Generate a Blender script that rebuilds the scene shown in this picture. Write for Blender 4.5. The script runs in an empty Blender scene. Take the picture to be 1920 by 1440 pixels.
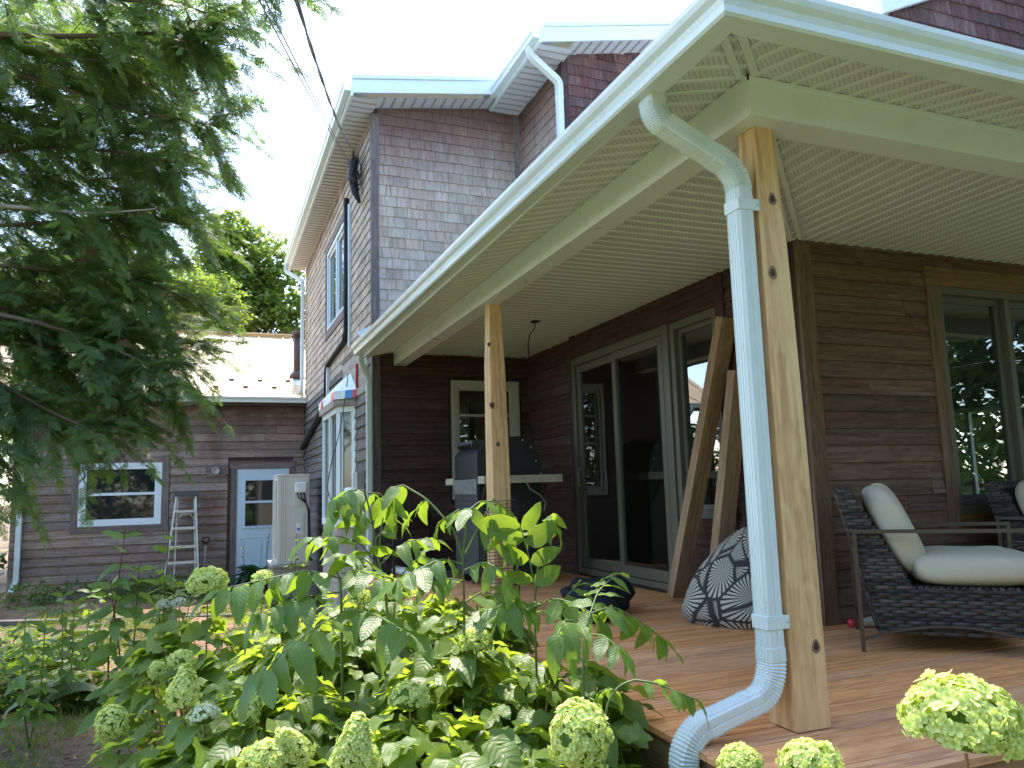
import bpy, math, random
import numpy as np
from mathutils import Vector, Matrix

# ------------------------------------------------------------------ camera, sky, sun
S = bpy.context.scene
COL = S.collection
CAM = np.array([-2.1015, -2.4965, 0.9546])
FPX = 1454.4
RM = np.array([[0.93189266, -0.36162532, -0.02834074],
               [-0.02176519, -0.13373565, 0.99077800],
               [0.36208058, 0.92268197, 0.13249812]])
cam = bpy.data.cameras.new('camera'); camo = bpy.data.objects.new('camera', cam); COL.objects.link(camo)
cam.sensor_width = 36; cam.lens = FPX / 1920 * 36; cam.clip_start = .05; cam.clip_end = 2000
mw = Matrix.Identity(4)
for i in range(3):
    mw[i][0] = RM[0][i]; mw[i][1] = RM[1][i]; mw[i][2] = -RM[2][i]; mw[i][3] = CAM[i]
camo.matrix_world = mw
S.camera = camo

SUN_DIR = Vector((.05, .45, .86)).normalized()
EL = math.asin(SUN_DIR.z); AZ = math.atan2(SUN_DIR.x, SUN_DIR.y)
w = bpy.data.worlds.new('World'); S.world = w; w.use_nodes = True
nt = w.node_tree
sky = nt.nodes.new('ShaderNodeTexSky'); sky.sky_type = 'NISHITA'; sky.sun_disc = False
sky.sun_elevation = EL; sky.sun_rotation = AZ; sky.air_density = 1.0; sky.dust_density = .9; sky.ozone_density = .4
bg = nt.nodes['Background']; bg.inputs['Strength'].default_value = .15
nt.links.new(sky.outputs[0], bg.inputs['Color'])
sl = bpy.data.lights.new('sun', 'SUN'); slo = bpy.data.objects.new('sun', sl); COL.objects.link(slo)
sl.energy = 2.05; sl.angle = math.radians(.6); sl.color = (1, .93, .82)
slo.rotation_euler = SUN_DIR.to_track_quat('Z', 'Y').to_euler()
S.view_settings.view_transform = 'Standard'; S.view_settings.look = 'None'
S.view_settings.exposure = 2.4; S.view_settings.gamma = 1

rng = np.random.default_rng(7); random.seed(7)
GZ = -.78

# photo pixel (1920 frame) -> point on a known plane / at a known distance
def _ray(px, py): return RM.T @ np.array([(px - 960) / FPX, -(py - 720) / FPX, 1.])
def onp(px, py, ax, v):
    d = _ray(px, py); return CAM + d * ((v - CAM[ax]) / d[ax])
def at(px, py, d): return CAM + d * _ray(px, py)

# ------------------------------------------------------------------ geometry collector
class G:
    def __init__(s): s.V = []; s.F = []; s.n = 0
    def add(s, V, F, mi=0, UV=None):
        V = np.asarray(V, float).reshape(-1, 3); F = np.asarray(F, int)
        if UV is None: UV = np.zeros(F.shape + (2,))
        mi = np.full(len(F), mi) if np.isscalar(mi) else np.asarray(mi)
        s.V.append(V); s.F.append((F + s.n, np.asarray(UV, float), mi)); s.n += len(V)
    def quad(s, a, b, c, d, mi=0, uvs=None, off=True):
        P = np.array([a, b, c, d], float)
        if uvs is None:
            e1 = P[1] - P[0]; e2 = P[3] - P[0]; l1 = np.linalg.norm(e1); l2 = np.linalg.norm(e2)
            o = rng.random(2) * 20 if off else np.zeros(2)
            uvs = np.array([[0, 0], [l1, 0], [l1, l2], [0, l2]]) + o
            if l2 > l1: uvs = uvs[:, ::-1]
        s.add(P, [[0, 1, 2, 3]], mi, [uvs])
    def poly(s, pts, mi=0, uvax=None):
        P = np.array(pts, float); UV = P[:, list(uvax or (0, 1))]
        s.add(P, [list(range(len(P)))], mi, [UV])
    def box(s, lo, hi, mi=0, M=None, o=None):
        lo = np.array(lo, float); hi = np.array(hi, float)
        lo, hi = np.minimum(lo, hi), np.maximum(lo, hi)
        V = np.array([[x, y, z] for x in (lo[0], hi[0]) for y in (lo[1], hi[1]) for z in (lo[2], hi[2])])
        F = np.array([[0, 1, 3, 2], [4, 6, 7, 5], [0, 4, 5, 1], [2, 3, 7, 6], [0, 2, 6, 4], [1, 5, 7, 3]])
        L = int(np.argmax(hi - lo)); ro = rng.random(2) * 20
        UV = np.zeros((6, 4, 2))
        for k, ax in enumerate((0, 0, 1, 1, 2, 2)):
            oth = [a for a in range(3) if a != ax]
            if ax == L: u, v = oth
            else: u = L; v = [a for a in oth if a != L][0]
            UV[k, :, 0] = V[F[k], u]; UV[k, :, 1] = V[F[k], v] + ax * .37
        UV += ro
        if M is not None: V = V @ np.asarray(M).T
        if o is not None: V = V + np.asarray(o)
        s.add(V, F, mi, UV)
    def bar(s, a, b, w, h, mi=0, up=(0, 0, 1)):          # rectangular bar from a to b
        a = np.array(a, float); b = np.array(b, float); d = b - a; L = np.linalg.norm(d); d /= L
        up = np.array(up, float); x = np.cross(up, d)
        if np.linalg.norm(x) < 1e-4: x = np.cross((0, 1, 0), d)
        x /= np.linalg.norm(x); z = np.cross(d, x)
        s.box((0, -w / 2, -h / 2), (L, w / 2, h / 2), mi, np.array([d, x, z]).T, a)
    def tube(s, pts, r, n=8, mi=0, caps=True):
        P = np.array(pts, float); m = len(P); r = np.broadcast_to(np.asarray(r, float), (m,))
        T = np.gradient(P, axis=0); T /= np.linalg.norm(T, axis=1)[:, None] + 1e-12
        x = np.cross(T[0], (0, 0, 1.)); 
        if np.linalg.norm(x) < .1: x = np.cross(T[0], (0, 1., 0))
        x /= np.linalg.norm(x); V = []
        ang = np.arange(n) * 2 * np.pi / n
        for i in range(m):
            x = x - T[i] * (x @ T[i]); x /= np.linalg.norm(x) + 1e-12; y = np.cross(T[i], x)
            V.append(P[i] + r[i] * (np.cos(ang)[:, None] * x + np.sin(ang)[:, None] * y))
        L = np.concatenate([[0], np.cumsum(np.linalg.norm(np.diff(P, axis=0), axis=1))])
        s._rings(np.array(V), L, mi, caps, r.mean())
    def _rings(s, R, L, mi, caps, rad=.1):
        m, n, _ = R.shape; F = []; UV = []; o = rng.random(2) * 10
        for i in range(m - 1):
            for j in range(n):
                k = (j + 1) % n
                F.append([i * n + j, i * n + k, (i + 1) * n + k, (i + 1) * n + j])
                va, vb = j / n * 6 * rad, (j + 1) / n * 6 * rad
                UV.append([[L[i], va], [L[i], vb], [L[i + 1], vb], [L[i + 1], va]])
        base = s.n
        s.add(R.reshape(-1, 3), F, mi, np.array(UV) + o)
        if caps:
            s.F.append((np.array([list(range(n))[::-1]]) + base, np.zeros((1, n, 2)), np.array([mi])))
            s.F.append((np.array([list(range(n))]) + base + (m - 1) * n, np.zeros((1, n, 2)), np.array([mi])))
    def sweep(s, pts, prof, side, mi=0, scales=None, caps=True, closed=True):
        # profile (a,b): a along the fixed side vector, b along side x tangent
        P = np.array(pts, float); m = len(P); side = np.array(side, float)
        T = np.gradient(P, axis=0); T /= np.linalg.norm(T, axis=1)[:, None]
        R = []
        for i in range(m):
            b = np.cross(T[i], side); b /= np.linalg.norm(b); k = 1 if scales is None else scales[i]
            R.append([P[i] + k * (q[0] * side + q[1] * b) for q in prof])
        L = np.concatenate([[0], np.cumsum(np.linalg.norm(np.diff(P, axis=0), axis=1))])
        s._rings(np.array(R), L, mi, caps)
    def lathe(s, prof, n=20, mi=0, o=(0, 0, 0), caps=True):
        ang = np.arange(n) * 2 * np.pi / n
        R = np.array([[[r * math.cos(a) + o[0], r * math.sin(a) + o[1], z + o[2]] for a in ang] for r, z in prof])
        s._rings(R, np.arange(len(prof)) * .1, mi, caps)
    def inst(s, T, Ms, Os, mi=0):
        tv, tf, tuv = T; k = len(Os)
        if k == 0: return
        V = np.einsum('kij,nj->kni', Ms, tv) + np.asarray(Os)[:, None, :]
        n = len(tv); F = (tf[None] + (np.arange(k) * n)[:, None, None]).reshape(-1, tf.shape[1])
        UV = np.broadcast_to(tuv[None], (k,) + tuv.shape).reshape(-1, tf.shape[1], 2)
        s.add(V.reshape(-1, 3), F, mi, UV)
    def mesh(s, name, mats, smooth=False, off=(0, 0, 0)):
        V = np.concatenate(s.V) - np.array(off); me = bpy.data.meshes.new(name)
        lt = np.concatenate([np.full(len(f), f.shape[1]) for f, _, _ in s.F])
        lv = np.concatenate([f.ravel() for f, _, _ in s.F]); uv = np.concatenate([u.reshape(-1, 2) for _, u, _ in s.F])
        mi = np.concatenate([m for _, _, m in s.F])
        me.vertices.add(len(V)); me.vertices.foreach_set('co', V.ravel().astype(np.float32))
        me.loops.add(len(lv)); me.loops.foreach_set('vertex_index', lv.astype(np.int32))
        me.polygons.add(len(lt)); ls = np.concatenate([[0], np.cumsum(lt)[:-1]])
        me.polygons.foreach_set('loop_start', ls.astype(np.int32)); me.polygons.foreach_set('loop_total', lt.astype(np.int32))
        me.polygons.foreach_set('material_index', mi.astype(np.int32))
        me.polygons.foreach_set('use_smooth', np.full(len(lt), bool(smooth)))
        ul = me.uv_layers.new(name='UVMap'); ul.data.foreach_set('uv', uv.ravel().astype(np.float32))
        for m in (mats if isinstance(mats, (list, tuple)) else [mats]): me.materials.append(m)
        me.update(calc_edges=True); me.validate()
        return me

def wloc(o):
    p = np.zeros(3)
    while o is not None: p += np.array(o.location); o = o.parent
    return p
def tag(o, label=None, cat=None, group=None, kind=None):
    if label: o['label'] = label
    if cat: o['category'] = cat
    if group: o['group'] = group
    if kind: o['kind'] = kind
    return o
def empty(name, loc, label, cat, group=None):
    o = bpy.data.objects.new(name, None); COL.objects.link(o); o.location = loc; o.empty_display_size = .1
    return tag(o, label, cat, group)
def obj(name, g, mats, parent=None, smooth=False, bevel=0, origin=None, local=False):
    # parent: geometry is given in world coordinates unless local
    off = np.zeros(3)
    if parent is not None and not local: off = wloc(parent)
    if origin is not None: off = np.array(origin, float)
    me = g.mesh(name, mats, smooth, off) if isinstance(g, G) else g
    o = bpy.data.objects.new(name, me); COL.objects.link(o)
    if parent is not None: o.parent = parent
    if origin is not None: o.location = origin if parent is None else np.array(origin) - wloc(parent)
    if bevel:
        b = o.modifiers.new('bevel', 'BEVEL'); b.width = bevel; b.segments = 2; b.limit_method = 'ANGLE'; b.angle_limit = math.radians(50)
    return o
def copy_tree(o, parent=None):
    c = o.copy(); COL.objects.link(c)
    if parent is not None: c.parent = parent
    for ch in [q for q in COL.objects if q.parent == o]: copy_tree(ch, c)
    return c

# ------------------------------------------------------------------ materials
class NT:
    def __init__(s, name):
        s.m = bpy.data.materials.new(name); s.m.use_nodes = True; s.t = s.m.node_tree; s.t.nodes.clear()
        s.out = s.n('ShaderNodeOutputMaterial')
    def n(s, ty, **k):
        x = s.t.nodes.new(ty)
        for a, b in k.items(): setattr(x, a, b)
        return x
    def l(s, a, b): s.t.links.new(a, b)
    def math(s, op, a, b=None, clamp=False):
        x = s.n('ShaderNodeMath', operation=op, use_clamp=clamp)
        for i, v in enumerate((a, b)):
            if v is None: continue
            if isinstance(v, (int, float)): x.inputs[i].default_value = v
            else: s.l(v, x.inputs[i])
        return x.outputs[0]
    def noise(s, vec, scale, detail=4, rough=.55, dist=0):
        x = s.n('ShaderNodeTexNoise'); x.inputs['Scale'].default_value = scale; x.inputs['Detail'].default_value = detail
        x.inputs['Roughness'].default_value = rough; x.inputs['Distortion'].default_value = dist
        if vec is not None: s.l(vec, x.inputs['Vector'])
        return x.outputs['Fac']
    def map(s, vec, scale=(1, 1, 1), loc=(0, 0, 0), rot=(0, 0, 0)):
        x = s.n('ShaderNodeMapping'); x.inputs['Scale'].default_value = scale; x.inputs['Location'].default_value = loc
        x.inputs['Rotation'].default_value = rot; s.l(vec, x.inputs['Vector']); return x.outputs[0]
    def ramp(s, fac, stops, interp='LINEAR'):
        x = s.n('ShaderNodeValToRGB'); x.color_ramp.interpolation = interp; e = x.color_ramp.elements
        while len(e) < len(stops): e.new(.5)
        for i, (p, c) in enumerate(stops): e[i].position = p; e[i].color = (*c, 1) if len(c) == 3 else c
        s.l(fac, x.inputs[0]); return x.outputs[0]
    def mix(s, fac, a, b, blend='MIX'):
        x = s.n('ShaderNodeMix', data_type='RGBA', blend_type=blend)
        for sock, v in ((x.inputs['Factor'], fac), (x.inputs[6], a), (x.inputs[7], b)):
            if isinstance(v, (int, float)): sock.default_value = v
            elif isinstance(v, tuple): sock.default_value = (*v, 1)
            else: s.l(v, sock)
        return x.outputs[2]
    def bsdf(s, color, rough=.5, spec=.5, metal=0, bump=None, bstr=.3, bdist=.003, **k):
        b = s.n('ShaderNodeBsdfPrincipled')
        for key, v in (('Base Color', color), ('Roughness', rough), ('Specular IOR Level', spec), ('Metallic', metal), *k.items()):
            if isinstance(v, tuple): b.inputs[key].default_value = (*v, 1) if len(v) == 3 else v
            elif isinstance(v, (int, float)): b.inputs[key].default_value = v
            else: s.l(v, b.inputs[key])
        if bump is not None:
            x = s.n('ShaderNodeBump'); x.inputs['Strength'].default_value = bstr; x.inputs['Distance'].default_value = bdist
            s.l(bump, x.inputs['Height']); s.l(x.outputs[0], b.inputs['Normal'])
        return b.outputs[0]
    def done(s, sh): s.l(sh, s.out.inputs[0]); return s.m
    def uv(s): return s.n('ShaderNodeTexCoord').outputs['UV']
    def ob(s): return s.n('ShaderNodeTexCoord').outputs['Object']
    def island(s): return s.n('ShaderNodeNewGeometry').outputs['Random Per Island']

def plain(name, col, rough=.5, spec=.5, metal=0, var=.12, scale=6, bump=0, bscale=200):
    t = NT(name); v = t.noise(t.ob(), scale, 5)
    c = t.mix(v, tuple(x * (1 - var) for x in col), tuple(min(1, x * (1 + var)) for x in col))
    r = t.ramp(t.noise(t.ob(), scale * 2.3, 4), [(.3, (rough * .85,) * 3), (.7, (min(1, rough * 1.15),) * 3)])
    return t.done(t.bsdf(c, r, spec, metal, t.noise(t.ob(), bscale, 3) if bump else None, bump, .002))

def wood(name, dark, mid, light, var=.25, knots=.5, rough=.7, su=1.6, sv=55, stain=None, bstr=.35, ra=.07, satv=.4):
    t = NT(name); uv = t.uv()
    warp = t.noise(t.map(uv, (2, 7, 1)), 1.0, 3)
    grain = t.noise(t.map(uv, (su, sv, 1)), 1.0, 6, .6, .6)
    rings = t.math('SINE', t.math('MULTIPLY', t.math('ADD', grain, t.math('MULTIPLY', warp, 2.2)), 16))
    g = t.math('ADD', t.math('MULTIPLY', grain, .8), t.math('MULTIPLY', rings, ra))
    c = t.ramp(g, [(.2, dark), (.42, mid), (.62, light)])
    rnd = t.island()
    hv = t.n('ShaderNodeHueSaturation'); t.l(c, hv.inputs['Color'])
    t.l(t.math('ADD', t.math('MULTIPLY', rnd, 2 * var), 1 - var), hv.inputs['Value'])
    t.l(t.math('ADD', t.math('MULTIPLY', t.math('FRACT', t.math('MULTIPLY', rnd, 17.3)), satv), 1 - satv / 2), hv.inputs['Saturation'])
    c = hv.outputs[0]
    if knots:
        vo = t.n('ShaderNodeTexVoronoi'); vo.inputs['Scale'].default_value = 1; t.l(t.map(uv, (1.9, 9, 1)), vo.inputs['Vector'])
        k = t.ramp(t.math('ADD', vo.outputs['Distance'], t.math('MULTIPLY', warp, .06)), [(.07, (1, 1, 1)), (.13, (0, 0, 0))])
        c = t.mix(t.math('MULTIPLY', k, knots), c, tuple(x * .35 for x in dark))
    if stain:
        c = stain(t, c)
    return t.done(t.bsdf(c, rough, .2, 0, g, bstr, .002))

def grime(t, c, col, scale=1.3, lo=.45, hi=.7, amt=.7):
    f = t.ramp(t.noise(t.ob(), scale, 7, .65), [(lo, (0, 0, 0)), (hi, (amt,) * 3)])
    return t.mix(f, c, col)

M = {}
# weathered shingles: grey where the rain reaches, still red brown under the eave
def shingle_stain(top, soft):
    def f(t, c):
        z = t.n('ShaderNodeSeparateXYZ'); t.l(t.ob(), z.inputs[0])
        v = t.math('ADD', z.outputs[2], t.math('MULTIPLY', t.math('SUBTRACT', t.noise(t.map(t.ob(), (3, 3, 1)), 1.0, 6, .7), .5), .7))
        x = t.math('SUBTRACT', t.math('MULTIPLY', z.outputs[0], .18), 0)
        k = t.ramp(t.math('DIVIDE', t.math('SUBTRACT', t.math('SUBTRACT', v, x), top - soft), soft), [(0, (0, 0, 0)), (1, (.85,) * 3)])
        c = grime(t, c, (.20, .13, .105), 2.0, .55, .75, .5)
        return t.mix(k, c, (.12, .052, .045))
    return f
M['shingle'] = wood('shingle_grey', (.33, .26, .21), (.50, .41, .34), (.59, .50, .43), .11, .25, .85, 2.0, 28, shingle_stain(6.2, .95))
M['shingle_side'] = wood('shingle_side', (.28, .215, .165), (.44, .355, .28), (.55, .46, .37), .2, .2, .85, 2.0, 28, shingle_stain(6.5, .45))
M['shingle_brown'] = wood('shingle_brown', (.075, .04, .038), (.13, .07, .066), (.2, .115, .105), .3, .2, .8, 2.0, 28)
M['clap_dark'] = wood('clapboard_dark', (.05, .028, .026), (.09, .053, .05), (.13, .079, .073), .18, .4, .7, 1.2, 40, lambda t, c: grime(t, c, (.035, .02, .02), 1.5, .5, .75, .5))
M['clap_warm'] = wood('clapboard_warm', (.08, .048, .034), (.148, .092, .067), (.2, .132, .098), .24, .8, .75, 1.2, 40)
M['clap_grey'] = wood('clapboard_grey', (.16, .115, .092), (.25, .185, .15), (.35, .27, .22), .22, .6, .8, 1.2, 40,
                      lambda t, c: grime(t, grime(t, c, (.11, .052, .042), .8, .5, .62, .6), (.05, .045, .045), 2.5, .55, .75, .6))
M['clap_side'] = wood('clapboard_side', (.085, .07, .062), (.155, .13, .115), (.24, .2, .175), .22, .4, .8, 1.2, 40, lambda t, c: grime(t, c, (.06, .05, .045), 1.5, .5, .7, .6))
M['trim_brown'] = wood('trim_brown', (.10, .055, .03), (.17, .098, .052), (.23, .14, .075), .12, .6, .6, 1.2, 40)
M['trim_dark'] = wood('trim_dark', (.04, .02, .018), (.07, .036, .032), (.1, .055, .048), .12, .4, .6, 1.2, 40)
M['trim_grey'] = wood('trim_grey', (.1, .075, .068), (.17, .13, .118), (.25, .2, .18), .15, .3, .8, 1.2, 40)
M['plywood'] = wood('plywood_grey', (.2, .165, .13), (.32, .27, .22), (.42, .365, .3), .05, .3, .8, 1.0, 18)
M['post'] = wood('post_cedar', (.46, .21, .05), (.68, .375, .115), (.77, .49, .18), .06, .25, .55, .8, 22, lambda t, c: grime(t, c, (.26, .14, .05), 3, .55, .8, .5), .3, .06)
M['deck'] = wood('deck_cedar', (.46, .195, .09), (.72, .335, .14), (.80, .425, .20), .11, .35, .85, .9, 34, lambda t, c: grime(t, c, (.40, .22, .12), 1.7, .5, .8, .4), .3, .07, .12)
M['rim'] = wood('rim_board', (.2, .095, .045), (.3, .155, .075), (.38, .21, .11), .1, .3, .7, .9, 30)
M['lumber'] = wood('lumber', (.22, .12, .055), (.33, .19, .09), (.42, .26, .13), .12, .5, .7, .9, 30)
M['tread'] = wood('shelf_wood', (.32, .3, .2), (.45, .43, .3), (.55, .52, .4), .08, .2, .7, .9, 30)
def painted(name, col, dirt, amt):
    t = NT(name); c = grime(t, col, dirt, 5, .5, .8, amt); c = grime(t, c, tuple(x * .8 for x in dirt), 40, .62, .75, amt * .8)
    r = t.ramp(t.noise(t.ob(), 6, 4), [(.3, (.26,) * 3), (.7, (.42,) * 3)]); return t.done(t.bsdf(c, r, .5, 0, t.noise(t.ob(), 3.5, 2), .08, .01))
M['white'] = painted('white_aluminium', (.66, .71, .69), (.40, .42, .36), .3)
M['blue_white'] = plain('white_coil_trim', (.70, .77, .78), .3, .5, 0, .03, 3)
M['beamw'] = painted('beam_cladding', (.73, .76, .74), (.48, .48, .40), .25)
M['soffit_plain'] = plain('soffit_rib', (.68, .69, .66), .5, .35, 0, .04, 3)
M['soffit_far'] = plain('soffit_far', (.60, .60, .61), .5, .35, 0, .04, 3)
M['vinyl'] = plain('vinyl_frame', (.66, .73, .76), .35, .5, 0, .03, 4)
M['frame_tan'] = plain('frame_tan', (.11, .105, .082), .45, .4, 0, .06, 4)
M['frame_grey'] = plain('frame_grey', (.36, .34, .31), .45, .4, 0, .06, 4)
M['black'] = plain('black_plastic', (.018, .018, .02), .45, .5, 0, .2, 8)
M['black_metal'] = plain('black_metal', (.02, .021, .024), .35, .5, 0, .25, 12)
M['dark_steel'] = plain('worn_steel', (.055, .058, .066), .4, .5, .3, .5, 9)
M['steel'] = plain('steel', (.6, .6, .58), .35, .5, .9, .1, 9)
M['alu'] = plain('ladder_aluminium', (.62, .63, .62), .35, .5, .6, .12, 20)
M['bronze'] = plain('bronze_frame', (.085, .062, .045), .45, .5, .3, .2, 12)
M['wire'] = plain('cable_black', (.022, .022, .024), .6, .3, 0, .2, 8)
M['wire_grey'] = plain('cable_grey', (.16, .15, .15), .6, .3, 0, .2, 8)
M['ac'] = plain('ac_cream', (.60, .57, .50), .4, .45, 0, .04, 3)
M['ac_white'] = plain('ac_white', (.78, .78, .75), .4, .45, 0, .03, 3)
M['concrete'] = plain('concrete', (.36, .33, .29), .9, .2, 0, .25, 12, .4, 80)
M['pipe'] = plain('stovepipe', (.10, .052, .045), .5, .4, .2, .3, 8)
M['red'] = plain('red_plastic', (.55, .03, .04), .4, .5, 0, .1, 8)
M['blue'] = plain('blue_print', (.05, .22, .6), .5, .4, 0, .1, 8)
M['membrane'] = plain('roof_membrane', (.62, .72, .74), .5, .4, 0, .1, 8)
M['door_blue'] = plain('door_paint', (.50, .62, .72), .4, .45, 0, .03, 3)
M['interior'] = plain('interior_wall', (.26, .25, .24), .8, .2, 0, .1, 2)
M['bark'] = plain('bark', (.16, .115, .085), .9, .2, 0, .45, 25, .8, 60)
M['bark_pale'] = plain('bark_pale', (.33, .27, .22), .85, .2, 0, .4, 30, .7, 70)
M['stem_green'] = plain('stem_green', (.12, .17, .05), .5, .4, 0, .3, 14)
M['stem_red'] = plain('stem_red', (.14, .05, .035), .6, .3, 0, .3, 14)
M['stem_tan'] = plain('stem_tan', (.30, .19, .09), .7, .3, 0, .3, 14)
M['cloth_dark'] = plain('dark_fabric', (.02, .021, .026), .9, .2, 0, .3, 20, .5, 300)

def soffit():
    t = NT('soffit_perforated'); uv = t.uv(); s = t.n('ShaderNodeSeparateXYZ'); t.l(uv, s.inputs[0])
    cu, cv = .027, .0152
    row = t.math('DIVIDE', s.outputs[1], cv); fl = t.math('FLOOR', row)
    u = t.math('ADD', t.math('DIVIDE', s.outputs[0], cu), t.math('MULTIPLY', fl, .5))
    du = t.math('MULTIPLY', t.math('SUBTRACT', t.math('FRACT', u), .5), cu * 1000)
    dv = t.math('MULTIPLY', t.math('SUBTRACT', t.math('FRACT', row), .5), cv * 1000)
    d = t.math('SQRT', t.math('ADD', t.math('POWER', t.math('DIVIDE', du, 4.8), 2), t.math('POWER', t.math('DIVIDE', dv, 2.7), 2)))
    hole = t.ramp(d, [(.85, (1, 1, 1)), (1.0, (0, 0, 0))])
    c = t.mix(hole, (.63, .635, .60), (.04, .037, .034))
    return t.done(t.bsdf(c, .5, .35, 0, t.math('MULTIPLY', hole, -1), .4, .003))
M['soffit'] = soffit()

def glass(name, tint, refl=1.0, wob=0):
    t = NT(name); fr = t.n('ShaderNodeFresnel'); fr.inputs['IOR'].default_value = 1.5
    gl = t.n('ShaderNodeBsdfGlossy'); gl.inputs['Roughness'].default_value = .01; gl.inputs['Color'].default_value = (.95, .98, 1, 1)
    tr = t.n('ShaderNodeBsdfTransparent'); tr.inputs['Color'].default_value = (*tint, 1)
    if wob:
        b = t.n('ShaderNodeBump'); b.inputs['Strength'].default_value = wob; b.inputs['Distance'].default_value = .01
        t.l(t.noise(t.ob(), 1.6, 2), b.inputs['Height']); t.l(b.outputs[0], gl.inputs['Normal'])
    mx = t.n('ShaderNodeMixShader'); t.l(t.math('ADD', t.math('MULTIPLY', fr.outputs[0], 1.6 * refl), .10, True), mx.inputs[0])
    t.l(tr.outputs[0], mx.inputs[1]); t.l(gl.outputs[0], mx.inputs[2])
    return t.done(mx.outputs[0])
M['glass'] = glass('window_glass', (.62, .66, .66), 1.1, .12)
def dark_glass():
    t = NT('dark_glass'); return t.done(t.bsdf((.012, .014, .017), .03, .8, 0, t.noise(t.ob(), 1.5, 2), .1, .01))
M['dark_glass'] = dark_glass()

def leaf(name, a, b, trans, tmix=.4, rough=.42, spec=.5, vein=9, pale=.25):
    t = NT(name); uv = t.uv(); s = t.n('ShaderNodeSeparateXYZ'); t.l(uv, s.inputs[0])
    rnd = t.island()
    c = t.mix(rnd, a, b)
    au = t.math('ABSOLUTE', s.outputs[0])
    vn = t.math('SINE', t.math('MULTIPLY', t.math('SUBTRACT', s.outputs[1], t.math('MULTIPLY', au, .22)), vein * 6.28))
    vm = t.ramp(vn, [(.78, (0, 0, 0)), (.98, (1, 1, 1))])
    mid = t.ramp(au, [(.02, (1, 1, 1)), (.09, (0, 0, 0))])
    ln = t.math('MAXIMUM', t.math('MULTIPLY', vm, .55), mid)
    pl = tuple(min(1, x * 1.7 + .02) for x in b)
    c = t.mix(t.math('MULTIPLY', ln, pale * 1.6), c, pl)
    c = t.mix(t.math('MULTIPLY', t.noise(t.ob(), 9, 4), .35), c, tuple(x * .65 for x in a))
    p = t.bsdf(c, rough, spec, 0, t.math('ADD', t.math('MULTIPLY', ln, -.6), t.math('MULTIPLY', vn, .25)), .35, .004)
    tr = t.n('ShaderNodeBsdfTranslucent')
    t.l(t.mix(rnd, trans, tuple(x * .75 for x in trans)), tr.inputs['Color'])
    mx = t.n('ShaderNodeMixShader'); mx.inputs[0].default_value = tmix
    t.l(p, mx.inputs[1]); t.l(tr.outputs[0], mx.inputs[2])
    return t.done(mx.outputs[0])
M['leaf_hyd'] = leaf('hydrangea_leaf', (.095, .165, .032), (.175, .25, .06), (.50, .64, .05), .5, .42, .4)
M['leaf_sap'] = leaf('sapling_leaf', (.065, .13, .022), (.12, .21, .04), (.40, .58, .04), .42, .45, .45)
M['leaf_small'] = leaf('undergrowth_leaf', (.04, .09, .02), (.12, .17, .04), (.28, .42, .04), .42, .55, .25, 6)
M['leaf_blue'] = leaf('hosta_leaf', (.02, .06, .03), (.04, .10, .045), (.1, .25, .05), .25, .4, .5)
M['fern'] = leaf('fern_frond', (.05, .10, .025), (.12, .15, .035), (.3, .4, .04), .4, .55, .3)
M['cedar'] = leaf('cedar_spray', (.085, .14, .055), (.155, .215, .08), (.32, .48, .08), .47, .5, .3)
M['cedar_brown'] = leaf('cedar_dead', (.13, .06, .03), (.2, .1, .05), (.2, .1, .04), .25, .7, .2)
M['tree_leaf'] = leaf('tree_leaf', (.075, .125, .035), (.16, .21, .06), (.36, .48, .06), .45, .5, .35)
M['wood_leaf'] = leaf('far_wood_leaf', (.045, .08, .03), (.10, .145, .055), (.21, .31, .08), .35, .55, .3)
M['grass'] = leaf('grass_blade', (.06, .12, .02), (.15, .21, .045), (.3, .42, .04), .4, .55, .3)
def petal(name, base, tip, trans):
    t = NT(name); s = t.n('ShaderNodeSeparateXYZ'); t.l(t.uv(), s.inputs[0])
    c = t.ramp(s.outputs[1], [(.05, base), (.55, tip)])
    hv = t.n('ShaderNodeHueSaturation'); t.l(c, hv.inputs['Color']); r = t.island(); t.l(t.math('ADD', t.math('MULTIPLY', r, .55), .70), hv.inputs['Value'])
    c = t.mix(t.ramp(t.noise(t.ob(), 3, 3), [(.55, (0, 0, 0)), (.75, (.5,) * 3)]), hv.outputs[0], tuple(x * .75 for x in tip))
    p = t.bsdf(c, .6, .25); tr = t.n('ShaderNodeBsdfTranslucent'); tr.inputs['Color'].default_value = (*trans, 1)
    mx = t.n('ShaderNodeMixShader'); mx.inputs[0].default_value = .42; t.l(p, mx.inputs[1]); t.l(tr.outputs[0], mx.inputs[2]); return t.done(mx.outputs[0])
M['petal'] = petal('hydrangea_petal', (.26, .40, .05), (.72, .76, .30), (.66, .76, .16))
M['petal_white'] = petal('petal_white', (.45, .55, .25), (.80, .82, .68), (.75, .80, .5))
M['petal_core'] = plain('bloom_core', (.10, .17, .03), .8)

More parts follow.
